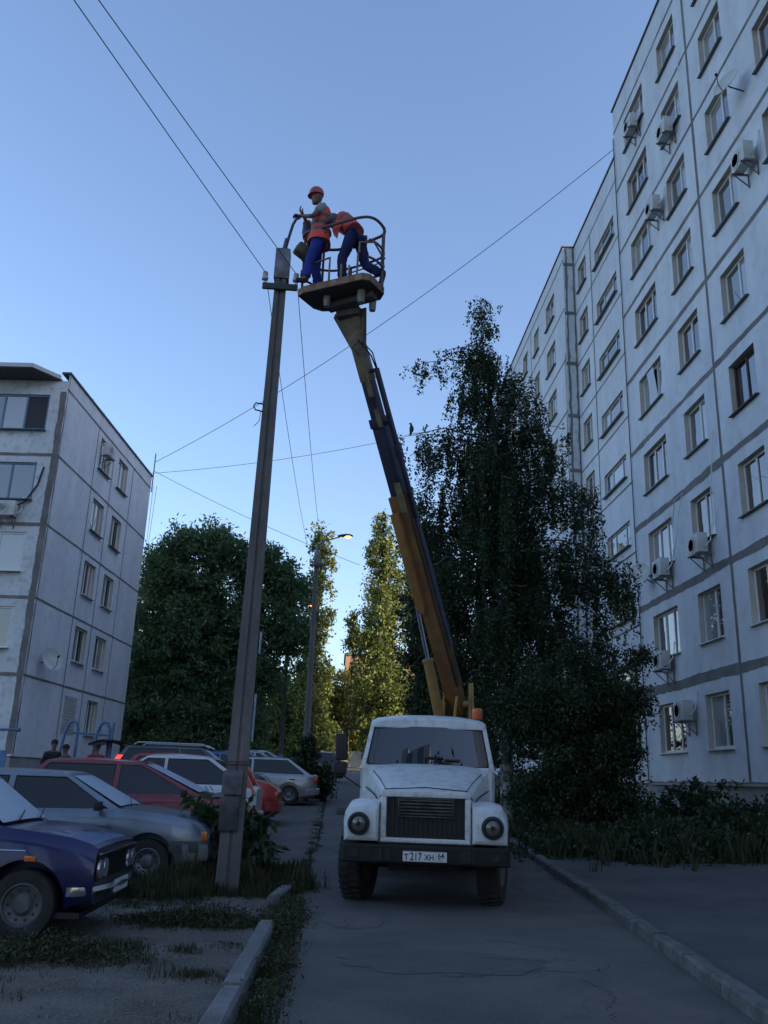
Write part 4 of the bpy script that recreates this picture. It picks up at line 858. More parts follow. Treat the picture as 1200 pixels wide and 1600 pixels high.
    cuts = sidew or ([-.08, .0] if style != 'suv' else [-.1, -.03])
    parts_ = []
    xs0, xs1 = xa(zl) + .18, xb(zl) - .16; us0, us1 = xa(zu) + .12, xb(zu) - .10
    pl_ = cuts if isinstance(cuts[0], (tuple, list)) else [tuple(cuts)]
    edges = [xs0] + [q for c in pl_ for q in (c[0], c[1])] + [xs1]; edu = [us0] + [q for c in pl_ for q in (c[0], c[1])] + [us1]
    for s_ in (-1, 1):
        for k in range(0, len(edges), 2):
            q = [(edges[k], zl), (edges[k + 1], zl), (edu[k + 1], zu), (edu[k], zu)]
            mb = MB(); mb.add([(x, s_ * (yk(z) + .006), z) for x, z in q] + [(x, s_ * (yk(z) - .004), z) for x, z in q], [(0, 1, 2, 3), (4, 5, 6, 7), (0, 1, 5, 4), (1, 2, 6, 5), (2, 3, 7, 6), (3, 0, 4, 7)])
            mb.obj('side_window', glz, t, smooth=0)
            mb = MB(); qq = [V((x, s_ * (yk(z) + .006), z)) for x, z in q]; mb.tube(qq + [qq[0]], .010, 5, caps=False); mb.obj('window_trim', black, t)
    # screens
    for (xa_, za, xb_, zb2, nm) in ((g0[1], hoodb + .0, g1[1] + .02, zr - .04, 'windscreen'), (g0[0], zb_ + .02, g1[0], zr - .05, 'rear_window')):
        f = 1 if nm == 'windscreen' else -1; n_ = V((zb2 - za, 0, -(xb_ - xa_))).normalized() * f
        if n_.x * f < 0: n_ = -n_
        vs = []
        for v in (.07, .93):
            for u in (-1, -.5, 0, .5, 1):
                x = xa_ + (xb_ - xa_) * v; z = za + (zb2 - za) * v; y = u * (yk(z) - .07); p_ = V((x, y, z)) + n_ * (.008 + .012 * (1 - u * u)); vs.append(tuple(p_))
        mb = MB(); mb.add(vs, [(i, i + 1, i + 6, i + 5) for i in range(4)]); sc_ = mb.obj(nm, cgp if f > 0 else cg, t, smooth=60)
        if f > 0 and det:
            mb = MB()
            for y0 in (-.45, .15):
                a_ = V(vs[0]).lerp(V(vs[4]), .5); p0 = V((xa_ + .03, y0, za + .03)); p1_ = V((xa_ - .10 * (1 if xb_ < xa_ else -1), y0 + .5, za + .09)); mb.bar(p0 + n_ * .04, p1_ + n_ * .04, .012, .012)
            mb.pieces('wiper', black, t, smooth=0)
    # lamps
    for s_ in (-1, 1):
        yy = s_ * hw * .70
        if style == 'classic':
            for dy in (-.09, .09):
                mb = MB(); mb.lathe([(.004, 0), (.08, 0), (.085, -.02)], (0, 0, 0), 'x', 18); h_ = mb.obj('headlight', lens, t, loc=(xf + .035, yy + dy, .60)); 
        else:
            mb = MB(); mb.loft([[(xf - .02, s_ * hw * .45, nose - .10), (xf - .02, s_ * hw * .45, nose - .22), (xf - .08, s_ * hw * .84, nose - .22), (xf - .08, s_ * hw * .84, nose - .08)], [(xf + .004, s_ * hw * .45, nose - .11), (xf + .006, s_ * hw * .45, nose - .21), (xf - .035, s_ * hw * .86, nose - .21), (xf - .045, s_ * hw * .86, nose - .09)]]); mb.obj('headlight', lens, t, smooth=0)
        mb = MB(); mb.bx(xr - .015, xr + .10, s_ * hw * .62, s_ * hw * .935, tail - .30, tail - .06) if style != 'suv' else mb.loft([[(xr + .01 + .3 * k, s_ * hw * (.62 - .05 * k), .85 + .55 * k), (xr + .01 + .3 * k, s_ * hw * (.93 - .1 * k), .85 + .55 * k), (xr + .16 + .3 * k, s_ * hw * (.93 - .1 * k), .85 + .55 * k), (xr + .16 + .3 * k, s_ * hw * (.62 - .05 * k), .85 + .55 * k)] for k in (0, 1)])
        mb.obj('tail_light', tailon if lit else tailred, t, bevel=.01)
        mb = MB(); ym = s_ * (hw * .90); xm = g0[1] - .28; mb.bar((xm, ym, belt + .05), (xm, ym + s_ * .12, belt + .08), .05, .03); mb.box((xm, ym + s_ * .18, belt + .09), (.08, .17, .12)); mb.obj('door_mirror', black if style != 'suv' else body, t, bevel=.02)
        if det:
            mb = MB()
            for hx in [(c[0] + c[1]) / 2 - .12 for c in pl_] + ([] if style in ('coupe',) else [g0[0] + .62]): mb.bx(hx - .09, hx + .09, s_ * hw * .985 - .012, s_ * hw * .985 + .018, belt - .15, belt - .12)
            mb.pieces('door_handle', black, t, bevel=.005)
            mb = MB()
            for hx in [(c[0] + c[1]) / 2 for c in pl_] + [g0[1] - .15]: mb.tube([(hx, s_ * (hw * .99 + .0), .32), (hx, s_ * (hw + .001), .6), (hx, s_ * (hw * .985 + .002), belt - .12)], .005, 4)
            mb.obj('door_seam', black, t)
            mb = MB(); mb.bx(xf - .62, xf - .52, s_ * (hw - .006), s_ * (hw + .006), .66, .705) if style == 'classic' else mb.bx(xf - .10, xf - .02, s_ * hw * .80, s_ * hw * .935, nose - .21, nose - .10)
            mb.obj('indicator', amber, t, bevel=.003)
    mb = MB()
    if style == 'classic':
        mb.bx(xf - .02, xf + .012, -hw * .88, hw * .88, .50, .72)
        for k in range(14): mb.bx(xf + .010, xf + .02, -.42 + k * .06, -.40 + k * .06, .51, .71)
    else: mb.bx(xf - .02, xf + .012, -hw * .40, hw * .40, nose - .21, nose - .13); mb.bx(xf - .03, xf + .01, -hw * .6, hw * .6, .28, .36)
    mb.obj('grille', black, t, smooth=0)
    mb = MB(); mc = chrome if style == 'classic' else (lowtrim or body)
    for xx, f in ((xf, 1), (xr, -1)):
        zc = .42; ex = .16 if style == 'classic' else .28; ey = 1.03 if style == 'classic' else 1.0; pts = [(xx - f * ex, -hw * ey, zc), (xx - f * .02, -hw * .93, zc), (xx + f * .05, -hw * .5, zc), (xx + f * .06, 0, zc), (xx + f * .05, hw * .5, zc), (xx - f * .02, hw * .93, zc), (xx - f * ex, hw * ey, zc)]
        hh = .038 if style == 'classic' else .10
        rr_ = [[(p[0] - f * .05, p[1], zc - hh), (p[0] + f * .02, p[1], zc - hh), (p[0] + f * .035, p[1], zc), (p[0] + f * .02, p[1], zc + hh), (p[0] - f * .05, p[1], zc + hh)] for p in pts]; mb.loft(rr_)
    mb.pieces('bumper', mc, t, smooth=40)
    mb = MB(); mb.bx(xf + .07, xf + .085, -.26, .26, .36, .47); mb.bx(xr - .085, xr - .07, -.26, .26, .40, .51); mb.pieces('number_plate', bpy.data.materials['plate_white'], t)
    mb = MB(); mb.bx(xr + .1, xf - .1, -hw * .9, hw * .9, .19, .24); mb.bx(xr + .3, xf - .3, -hw + .27, hw - .27, .2, .5); mb.obj('underbody', black, t, smooth=0)
    for wx in wheelb:
        for s_ in (-1, 1):
            o_ = wheel('wheel', t, (wx, s_ * (hw - .12), wr), wr, .19, wr * .60, rimm, s_ * pi / 2, tread=False, n=32)
    if extra: extra(t, hw, xf, xr)
    return t
def x_classic(t, hw, xf, xr):
    mb = MB()
    for s_ in (-1, 1): mb.tube([(xr + .2, s_ * (hw * .988), .775), (xf - .62, s_ * (hw * .992), .745)], .007, 5)
    mb.pieces('chrome_strip', chrome, t)
    mb = MB(); 
    for y in (-.45, 0, .45): mb.bx(1.0, 1.13, y - .17, y + .17, .945, .952)
    mb.pieces('bonnet_vent', black, t, smooth=0)
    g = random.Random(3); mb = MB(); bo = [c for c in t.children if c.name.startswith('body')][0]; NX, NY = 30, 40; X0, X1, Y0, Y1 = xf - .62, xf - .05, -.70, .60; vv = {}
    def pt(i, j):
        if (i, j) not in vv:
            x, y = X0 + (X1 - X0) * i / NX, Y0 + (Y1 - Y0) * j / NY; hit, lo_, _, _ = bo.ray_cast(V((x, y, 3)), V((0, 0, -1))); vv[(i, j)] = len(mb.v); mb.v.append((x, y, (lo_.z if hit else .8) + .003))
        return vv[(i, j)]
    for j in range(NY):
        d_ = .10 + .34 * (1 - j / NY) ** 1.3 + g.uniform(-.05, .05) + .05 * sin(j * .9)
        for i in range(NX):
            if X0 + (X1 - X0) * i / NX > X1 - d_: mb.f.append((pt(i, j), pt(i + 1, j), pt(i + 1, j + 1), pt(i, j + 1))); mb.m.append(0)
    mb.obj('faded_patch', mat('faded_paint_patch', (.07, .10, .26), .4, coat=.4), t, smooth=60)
    mb = MB(); mb.bx(xf + .012, xf + .045, -hw * .9, hw * .9, .725, .74); mb.obj('grille_trim', chrome, t)
def x_silver(t, hw, xf, xr):
    mb = MB()
    for s_ in (-1, 1):
        mb.bx(-.80, .78, s_ * (hw * 1.0) - .012, s_ * hw + .012, .50, .72); mb.bx(-1.62, -.83, s_ * (hw) - .011, s_ * hw + .011, .50, .72); mb.bx(xf - .50, xf - .12, s_ * hw * .985 - .012, s_ * hw * .985 + .010, .42, .56)
    mb.pieces('rubbing_strip', mat('dark_green_grey_trim', (.055, .07, .07), .55), t, bevel=.006)
def x_rack(t, hw, xf, xr):
    mb = MB()
    for s_ in (-1, 1): mb.tube([(-1.55, s_ * .56, 1.69), (-1.45, s_ * .56, 1.76), (.35, s_ * .56, 1.75), (.55, s_ * .56, 1.66)], .022, 6)
    mb.pieces('roof_rail', mat('roof_rail_silver', (.55, .56, .57), .3, .6), t)
def x_gate(t, hw, xf, xr):
    x_rack(t, hw, xf, xr)
    mb = MB(); n_ = 8; pr = [(xr + .42 - .98 * k / n_, 1.66 + .16 * sin(pi * k / n_ * .75) - .10 * (k / n_) ** 2) for k in range(n_ + 1)]
    mb.loft([[(x, -.62, z), (x, -.45, z + .04), (x, .45, z + .04), (x, .62, z), (x, .60, z - .05), (x, -.60, z - .05)] for x, z in pr]); mb.obj('tailgate', cg, t, smooth=50)
navy = paint('navy_blue_paint', (.013, .016, .095), (.010, .012, .065), d=(.05, .055, .09)); silver = paint('blue_silver_paint', (.20, .24, .29), (.16, .19, .23), metal=.5)
maroon = paint('maroon_paint', (.22, .022, .035), (.16, .018, .03)); whitep = paint('white_car_paint', (.62, .63, .64), (.55, .56, .57), metal=0, d=(.4, .4, .4)); greyp = paint('dark_grey_paint', (.07, .075, .08), (.05, .055, .06), metal=.5)
redp = paint('bright_red_paint', (.42, .02, .025), (.34, .018, .022)); silv2 = paint('silver_paint', (.34, .35, .36), (.28, .29, .30), metal=.6); bluep = paint('mid_blue_paint', (.06, .12, .30), (.05, .10, .24)); beige = paint('pale_green_paint', (.40, .42, .40), (.34, .36, .34))
G = lambda x, y: gz(x, y)
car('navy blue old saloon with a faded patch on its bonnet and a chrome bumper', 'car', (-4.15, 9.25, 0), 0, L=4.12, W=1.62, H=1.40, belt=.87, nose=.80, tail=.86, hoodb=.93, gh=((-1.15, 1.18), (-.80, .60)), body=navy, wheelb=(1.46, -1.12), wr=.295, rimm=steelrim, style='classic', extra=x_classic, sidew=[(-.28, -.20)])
car('blue-grey metallic three-door hatchback with dark rubbing strips, parked beside the navy saloon', 'car', (-3.68, 13.2, G(-3.6, 13.2)), 0, L=4.12, W=1.65, H=1.40, belt=.88, nose=.78, tail=.9, hoodb=.93, gh=((-2.0, .88), (-1.75, .05)), body=silver, wheelb=(1.28, -1.18), wr=.285, style='coupe', extra=x_silver, sidew=[(-.72, -.62)])
car('maroon rounded hatchback parked between the blue-grey hatchback and the white crossover', 'car', (-3.38, 15.9, G(-3.4, 15.9)), 0, L=4.1, W=1.68, H=1.52, belt=.93, nose=.80, tail=.95, hoodb=1.0, gh=((-2.0, 1.25), (-1.4, .15)), body=maroon, wheelb=(1.30, -1.22), wr=.29, style='hatch', sidew=[(-.25, -.15)], det=True)
car('white crossover parked tail-out behind the maroon hatchback, its side window ending in a point', 'car', (-3.62, 19.0, G(-3.7, 19)), pi, L=4.25, W=1.78, H=1.58, belt=1.0, nose=.88, tail=1.02, hoodb=1.03, gh=((-2.05, 1.05), (-1.15, .1)), body=whitep, wheelb=(1.35, -1.3), wr=.34, style='suv', sidew=[(-.3, -.22)])
car('bright red hatchback whose nose shows past the concrete post', 'car', (-3.30, 22.3, G(-3.3, 22.3)), 0, L=4.1, W=1.7, H=1.55, belt=.95, nose=.86, tail=1.0, hoodb=1.02, gh=((-2.0, 1.2), (-1.4, .2)), body=redp, wheelb=(1.3, -1.2), wr=.30, style='hatch')
car('dark grey estate car with roof rails, lit red tail light and raised tailgate', 'car', (-4.05, 26.0, G(-4, 26)), 0, L=4.5, W=1.78, H=1.68, belt=1.05, nose=.95, tail=1.1, hoodb=1.08, gh=((-2.15, 1.15), (-1.75, .35)), body=greyp, wheelb=(1.35, -1.3), wr=.34, style='suv', lit=True, extra=x_gate, sidew=[(-.3, -.22), (-1.25, -1.18)][:1])
car('silver hatchback with dark windows between the red car and the bushy shrub', 'car', (-2.6, 29.4, G(-2.6, 29.4)), pi, L=4.2, W=1.72, H=1.42, belt=.90, nose=.82, tail=.95, hoodb=.97, gh=((-1.95, 1.2), (-1.2, .2)), body=silv2, wheelb=(1.3, -1.25), wr=.30, style='hatch')
for k, (x, y, m_, lb, rz) in enumerate(((-4.1, 33.6, bluep, 'mid blue car farther along the row, roof just showing past the post', 0), (-3.6, 36.8, bluep, 'second blue car along the row, behind the first blue one', 0), (-3.4, 40.0, silv2, 'silver car third along the far part of the row', 0),
        (-3.3, 43.2, beige, 'pale green car at the far end of the row before the white fence', 0), (-1.45, 47.0, greyp, 'grey hatchback beyond the bushy shrub near the white fence', pi))):
    car(lb, 'car', (x, y, G(x, y)), rz, L=4.1, W=1.68, H=1.48, belt=.92, nose=.82, tail=.95, hoodb=.98, gh=((-1.95, 1.05), (-1.45, .15)), body=m_, wheelb=(1.28, -1.2), wr=.29, style='hatch', det=False)
# ------------------------------------------------------------ people
skin_m = mat('skin', (.20, .11, .08), .55, col2=(.17, .09, .065), scale=12); skin2 = mat('skin_tanned', (.14, .08, .06), .6)
vest_o = mat('hi_vis_orange', (.85, .10, .05), .7, col2=(.70, .08, .05), scale=6, bump=.3, bscale=14); vest_r = mat('hi_vis_coral', (.70, .09, .07), .7, col2=(.55, .07, .06), scale=6, bump=.3, bscale=14)
band_m = mat('vest_grey_band', (.10, .10, .08), .5); trou = mat('royal_blue_overalls', (.018, .04, .30), .85, col2=(.012, .026, .20), scale=5, bump=.5, bscale=12); trou2 = mat('navy_trousers', (.012, .018, .09), .85, col2=(.008, .012, .06), scale=5, bump=.5, bscale=12)
shirt = mat('pale_green_tshirt', (.30, .38, .34), .85, col2=(.24, .31, .28), scale=5, bump=.4, bscale=14); helm = mat('red_hard_hat', (.45, .035, .04), .35, coat=.4); shoe = mat('work_boots', (.03, .028, .03), .8); hair = mat('dark_hair', (.02, .015, .012), .8); glove = mat('work_glove_navy', (.02, .025, .07), .8)
from mathutils import noise as NZ
def crease(me, amp, sc=9.0):
    ns = [v.normal.copy() for v in me.vertices]
    for v, n_ in zip(me.vertices, ns):
        p = v.co; k = NZ.noise(V((p.x * sc, p.y * sc, p.z * sc * 1.8))) + .5 * NZ.noise(V((p.x * 23, p.y * 23, p.z * 31))); v.co = p + n_ * k * amp
    me.update()
def skin(name, J, E, m, parent=None, sub=2, rootj=0):
    me = bpy.data.meshes.new(name); me.from_pydata([tuple(j[0]) for j in J], E, []); me.materials.append(m)
    o = bpy.data.objects.new(name, me); COL.objects.link(o); md = o.modifiers.new('Skin', 'SKIN'); md.use_smooth_shade = True; md.branch_smoothing = .3
    if not me.skin_vertices: raise RuntimeError('no skin layer')
    for i, j in enumerate(J):
        r_ = j[1]; me.skin_vertices[0].data[i].radius = r_ if isinstance(r_, tuple) else (r_, r_); me.skin_vertices[0].data[i].use_root = (i == rootj)
    s_ = o.modifiers.new('Sub', 'SUBSURF'); s_.levels = s_.render_levels = sub
    dg = bpy.context.evaluated_depsgraph_get(); dg.update(); nm = bpy.data.meshes.new_from_object(o.evaluated_get(dg)); o.modifiers.clear(); o.data = nm
    nm.polygons.foreach_set('use_smooth', [True] * len(nm.polygons))
    if name in ('trousers', 't_shirt', 'shirt', 'jacket'): crease(nm, .013)
    if parent: o.parent = parent
    return o
def chain(J, E, pts, at=None):
    prev = at
    for p in pts:
        J.append(p); i = len(J) - 1
        if prev is not None: E.append((prev, i))
        prev = i
    return prev
def hand(J, E, wrist_i, w, d, up, side=1, curl=.5, s=1.0):
    """palm + five fingers grown from the wrist joint; d finger direction, up back-of-hand normal"""
    w, d, up = V(w), V(d).normalized(), V(up).normalized(); x = d.cross(up).normalized() * side; up = x.cross(d).normalized() * side if side > 0 else d.cross(x).normalized() * -1
    up = V(up)
    palm = w + d * .05 * s; J.append((palm, (.032 * s, .020 * s))); E.append((wrist_i, len(J) - 1)); pi_ = len(J) - 1
    for k, (off, ln) in enumerate(((.030, .070), (.011, .080), (-.009, .075), (-.028, .058))):
        b0 = w + d * .088 * s + x * off * s; dn = -up
        c1 = b0 + (d * cos(curl * .6) + dn * sin(curl * .6)) * ln * .5 * s; c2 = c1 + (d * cos(curl * 1.7) + dn * sin(curl * 1.7)) * ln * .5 * s
        chain(J, E, [(b0, .0105 * s), (c1, .0095 * s), (c2, .008 * s)], pi_)
    t0 = w + d * .03 * s + x * .036 * s; t1 = t0 + (d * .6 + x * .6 - up * .35).normalized() * .035 * s; t2 = t1 + (d * .8 + x * .1 - up * .5).normalized() * .03 * s
    chain(J, E, [(t0, .013 * s), (t1, .0115 * s), (t2, .0095 * s)], pi_)
def head(c, f, up, m, parent, helmet=None, hairm=None):
    """head as one shaped mesh; f = facing"""
    f, up = V(f).normalized(), V(up).normalized(); x = f.cross(up).normalized(); up = x.cross(f).normalized(); c = V(c)
    W_ = lambda a, b_, z: c + x * a + f * b_ + up * z
    b = MB(); rings = []
    for (z, rx, rf, rb, o_) in ((-.125, .012, .02, .02, .055), (-.118, .036, .045, .035, .035), (-.10, .048, .062, .050, .02), (-.07, .058, .074, .070, .008), (-.04, .066, .080, .082, 0), (0, .073, .084, .092, 0), (.04, .075, .086, .097, 0), (.075, .068, .075, .088, 0), (.10, .050, .055, .066, -.005), (.115, .022, .025, .03, -.005)):
        rings.append([W_(rx * cos(a), o_ + (rf if sin(a) > 0 else rb) * sin(a), z) for a in [2 * pi * k / 20 for k in range(20)]])
    b.loft(rings)
    b.loft([[W_(-.012, .078, .02), W_(.012, .078, .02), W_(.008, .086, .02), W_(-.008, .086, .02)], [W_(-.018, .078, -.028), W_(.018, .078, -.028), W_(.010, .108, -.022), W_(-.010, .108, -.022)], [W_(-.012, .076, -.040), W_(.012, .076, -.040), W_(.006, .085, -.036), W_(-.006, .085, -.036)]])
    for s_ in (-1, 1): b.loft([[W_(s_ * (.072 + .004 * k), -.01 + .014 * cos(a), -.005 + .03 * sin(a)) for a in [2 * pi * j / 10 for j in range(10)]] for k in (0, 3)])
    b.loft([[W_(.022 * cos(a), .078 + .010 * max(0, sin(a)), -.068 + .006 * k) for a in [2 * pi * j / 8 for j in range(8)]] for k in (-1, 0, 1)])
    h_ = b.obj('head', m, parent, smooth=60)
    b = MB()
    for s_ in (-1, 1): b.sphere(W_(s_ * .031, .074, .008), (.012, .012, .009), 8, 6)
    b.obj('eye', black, h_)
    if hairm:
        b = MB(); rings = [[W_((r_ + .006) * cos(a), (-.004) + (r_ * 1.12 + .006) * sin(a), z) for a in [2 * pi * k / 18 for k in range(18)]] for z, r_ in ((.0, .078), (.04, .081), (.085, .072), (.112, .045), (.122, .01))]; b.loft(rings, caps=False); b.obj('hair', hairm, h_)
    if helmet:
        b = MB(); rings = [[W_(r_ * 1.0 * cos(a), r_ * 1.16 * sin(a) + o_, z) for a in [2 * pi * k / 24 for k in range(24)]] for z, r_, o_ in ((.030, .112, .018), (.042, .110, .015), (.048, .101, 0), (.09, .102, 0), (.135, .090, 0), (.17, .062, 0), (.185, .02, 0))]; b.loft(rings)
        b.tube([W_(0, -.11, .07), W_(0, -.065, .165), W_(0, 0, .19), W_(0, .065, .165), W_(0, .11, .07)], .012, 6); b.obj('hard_hat', helmet, h_, smooth=40)
    return h_
def rings_body(name, rings, m, parent, ny=20, mi=0, caps=True, mats=None, bandz=None):
    """closed cloth tube: rings = (centre, xaxis, yaxis, rx, ry)"""
    b = MB(); rr = []
    for (c, xa, ya, rx, ry) in rings:
        c, xa, ya = V(c), V(xa), V(ya); rr.append([c + xa * rx * (abs(cos(a)) ** .85 * (1 if cos(a) > 0 else -1)) + ya * ry * (abs(sin(a)) ** .85 * (1 if sin(a) > 0 else -1)) for a in [2 * pi * k / ny for k in range(ny)]])
    b.loft(rr, True, caps)
    if bandz:
        for k in bandz:
            for q in range(k * ny, (k + 1) * ny): b.m[q] = 1
    o = b.obj(name, mats or m, parent, smooth=60); crease(o.data, .014, 8.0); return o
PZ = 8.62
# --- worker 1 : standing, facing -x (towards the lamp), arms raised
F1 = V((-1, -.10, 0)).normalized(); S1 = V((-.10, 1, 0)).normalized()   # S1: his right side ... away from viewer
c1_ = V((-.62, 11.74, 0))
def w1(f, s, z): return c1_ + F1 * f + S1 * s + V((0, 0, PZ + z))
J = []; E = []
pel = chain(J, E, [(w1(0, 0, .93), (.13, .10))]); sp = chain(J, E, [(w1(-.01, 0, 1.10), (.125, .095)), (w1(-.03, 0, 1.28), (.15, .105)), (w1(-.02, 0, 1.42), (.12, .09)), (w1(.01, 0, 1.50), .055), (w1(.04, 0, 1.58), .052)], pel)
for s_ in (-1, 1):
    chain(J, E, [(w1(.0 if s_ < 0 else .03, s_ * .10, .86), .09), (w1(.02 if s_ > 0 else .11, s_ * .13, .48), .062), (w1(-.05 if s_ > 0 else .17, s_ * .14, .10), .042), (w1(.06 if s_ > 0 else .27, s_ * .14, .045), .035)], pel)
shoulder_i = 3
for s_, el, wr_, fd_ in ((-1, (.13, -.25, 1.13), (.29, -.08, 1.23), (1, .2, .15)), (1, (.13, .25, 1.20), (.27, .07, 1.36), (.6, -.1, .8))):
    e = chain(J, E, [(w1(-.02, s_ * .17, 1.41), .055), (w1(*el), .040), (w1(*wr_), .027)], shoulder_i); d_ = F1 * fd_[0] + S1 * fd_[1] + V((0, 0, fd_[2]))
    hand(J, E, e, w1(*wr_), d_, V((0, 0, 1)) * .8 - F1 * .5, side=-s_, curl=.7)
W1 = skin('person', J, E, skin_m); tag(W1, 'standing worker in a red hard hat and orange vest working on the curved lamp arm', 'person')
head(w1(.075, 0, 1.665), F1 * 1 + V((0, 0, -.12)), V((0, 0, 1)) + F1 * .15, skin_m, W1, helmet=helm)
# t-shirt with sleeves
J = []; E = []; r0 = chain(J, E, [(w1(0, 0, .98), (.145, .115)), (w1(-.01, 0, 1.12), (.14, .11)), (w1(-.03, 0, 1.28), (.165, .12)), (w1(-.02, 0, 1.41), (.125, .10)), (w1(.0, 0, 1.475), (.065, .065))])
for s_, el in ((-1, (.13, -.25, 1.13)), (1, (.13, .25, 1.20))):
    a_, b_ = w1(-.02, s_ * .17, 1.41), w1(*el); chain(J, E, [(a_, .070), (a_.lerp(b_, .62), .066)], 3)
skin('t_shirt', J, E, shirt, W1)
vr = []
for z, rx, ry, f in ((.80, .185, .225, 0), (.88, .175, .212, 0), (.96, .16, .195, 0), (1.02, .15, .18, -.005), (1.08, .148, .178, -.01), (1.14, .15, .182, -.015), (1.20, .155, .19, -.02), (1.26, .16, .195, -.025), (1.34, .15, .19, -.03), (1.42, .115, .165, -.03), (1.47, .075, .11, -.02)):
    vr.append((w1(f, 0, z), F1, S1, rx, ry))
rings_body('hi_vis_vest', vr, None, W1, mats=[vest_o, band_m], bandz=(2, 4, 6))
def legs(W, hips, J4, m, parent):
    J = []; E = []; p0 = chain(J, E, [(hips - V((0, 0, .03)), (.12, .10))])
    for L_ in J4: chain(J, E, [(V(L_[0]), .105), (V(L_[0]).lerp(V(L_[1]), .5), .098), (V(L_[1]), .082), (V(L_[1]).lerp(V(L_[2]), .5), .078), (V(L_[2]), .072)], p0)
    return skin('trousers', J, E, m, parent)
legs(None, w1(0, 0, .93), [(w1(0, -.10, .86), w1(.11, -.13, .48), w1(.17, -.14, .09)), (w1(.02, .10, .86), w1(.02, .13, .48), w1(-.05, .14, .09))], trou, W1)
def boot(name, a, b_, m, parent):
    J = []; E = []; a, b_ = V(a), V(b_); chain(J, E, [(a + V((0, 0, .09)), .05), (a, .048), (a.lerp(b_, .5), (.045, .038)), (b_, (.042, .030))]); return skin(name, J, E, m, parent)
boot('boot', w1(.16, -.14, .045), w1(.33, -.16, .04), shoe, W1); boot('boot', w1(-.06, .14, .045), w1(.12, .15, .04), shoe, W1)
# --- worker 2 : bending forward, back to the viewer
F2 = V((-.85, .50, 0)).normalized(); S2 = V((-.50, -.85, 0)).normalized()
c2_ = V((-.06, 11.62, 0))
def w2(f, s, z): return c2_ + F2 * f + S2 * s + V((0, 0, PZ + z))
J = []; E = []
pel = chain(J, E, [(w2(-.02, 0, .92), (.13, .11))]); sp = chain(J, E, [(w2(.07, 0, 1.06), (.125, .10)), (w2(.21, 0, 1.20), (.15, .11)), (w2(.31, 0, 1.28), (.12, .10)), (w2(.40, 0, 1.27), .055), (w2(.48, 0, 1.22), .052)], pel)
L2 = [(w2(.0, .10, .86), w2(.13, .14, .46), w2(.10, .14, .10)), (w2(-.04, -.10, .86), w2(-.12, -.16, .46), w2(-.42, -.16, .22))]
for hp, kn, an in L2: chain(J, E, [(hp, .09), (kn, .06), (an, .042)], pel)
for s_, el, wr_, fd_, up_ in ((1, (.42, .27, 1.10), (.40, .16, .84), (.1, 0, -1), (1, 0, 0)), (-1, (.06, -.34, 1.12), (-.03, -.24, .86), (.3, .1, -1), (0, -1, .2))):
    e = chain(J, E, [(w2(.29, s_ * .17, 1.25), .055), (w2(*el), .040), (w2(*wr_), .027)], 3); hand(J, E, e, w2(*wr_), F2 * fd_[0] + S2 * fd_[1] + V((0, 0, fd_[2])), F2 * up_[0] + S2 * up_[1] + V((0, 0, up_[2])), side=s_, curl=.6)
W2 = skin('person', J, E, skin2); tag(W2, 'worker in navy trousers and coral vest bending over inside the basket with one foot lifted', 'person')
head(w2(.55, 0, 1.15), F2 * .5 + V((0, 0, -1)), F2 * 1 + V((0, 0, .5)), skin2, W2, hairm=hair)
J = []; E = []; chain(J, E, [(w2(.0, 0, .98), (.15, .12)), (w2(.08, 0, 1.07), (.14, .115)), (w2(.21, 0, 1.20), (.165, .125)), (w2(.31, 0, 1.28), (.125, .105)), (w2(.37, 0, 1.28), (.065, .065))])
for s_, el in ((1, (.42, .27, 1.10)), (-1, (.06, -.34, 1.12))):
    a_, b_ = w2(.29, s_ * .17, 1.25), w2(*el); chain(J, E, [(a_, .070), (a_.lerp(b_, .55), .064)], 3)
skin('shirt', J, E, mat('dull_teal_shirt', (.10, .15, .18), .85), W2)
vr = []; u2 = (F2 * .62 + V((0, 0, .78))).normalized(); n2 = (F2 * .78 - V((0, 0, .62))).normalized()
for t_, rx, ry in ((.02, .15, .19), (.08, .15, .187), (.14, .15, .185), (.19, .152, .188), (.24, .155, .19), (.29, .156, .19), (.34, .15, .185), (.40, .125, .165), (.45, .085, .12)):
    vr.append((w2(.0, 0, .97) + u2 * t_, n2, S2, rx, ry))
rings_body('hi_vis_vest', vr, None, W2, mats=[vest_r, band_m], bandz=(2, 4))
mb = MB(); hp_ = w2(.19, .14, 1.04); 
mb.loft([[w2(.12, .19, 1.10), w2(.24, .19, 1.18), w2(.24, .175, 1.18), w2(.12, .175, 1.10)], [w2(.17, .21, .93), w2(.30, .20, .99), w2(.30, .185, .99), w2(.17, .195, .93)], [w2(.20, .20, .80), w2(.26, .20, .88), w2(.26, .19, .88), w2(.20, .19, .80)]]); mb.obj('vest_flap', vest_r, W2, smooth=40)
legs(None, w2(-.02, 0, .92), L2, trou2, W2)
boot('boot', w2(.09, .14, .045), w2(.26, .15, .04), shoe, W2); boot('boot', w2(-.44, -.16, .20), w2(-.40, -.16, .04), shoe, W2)
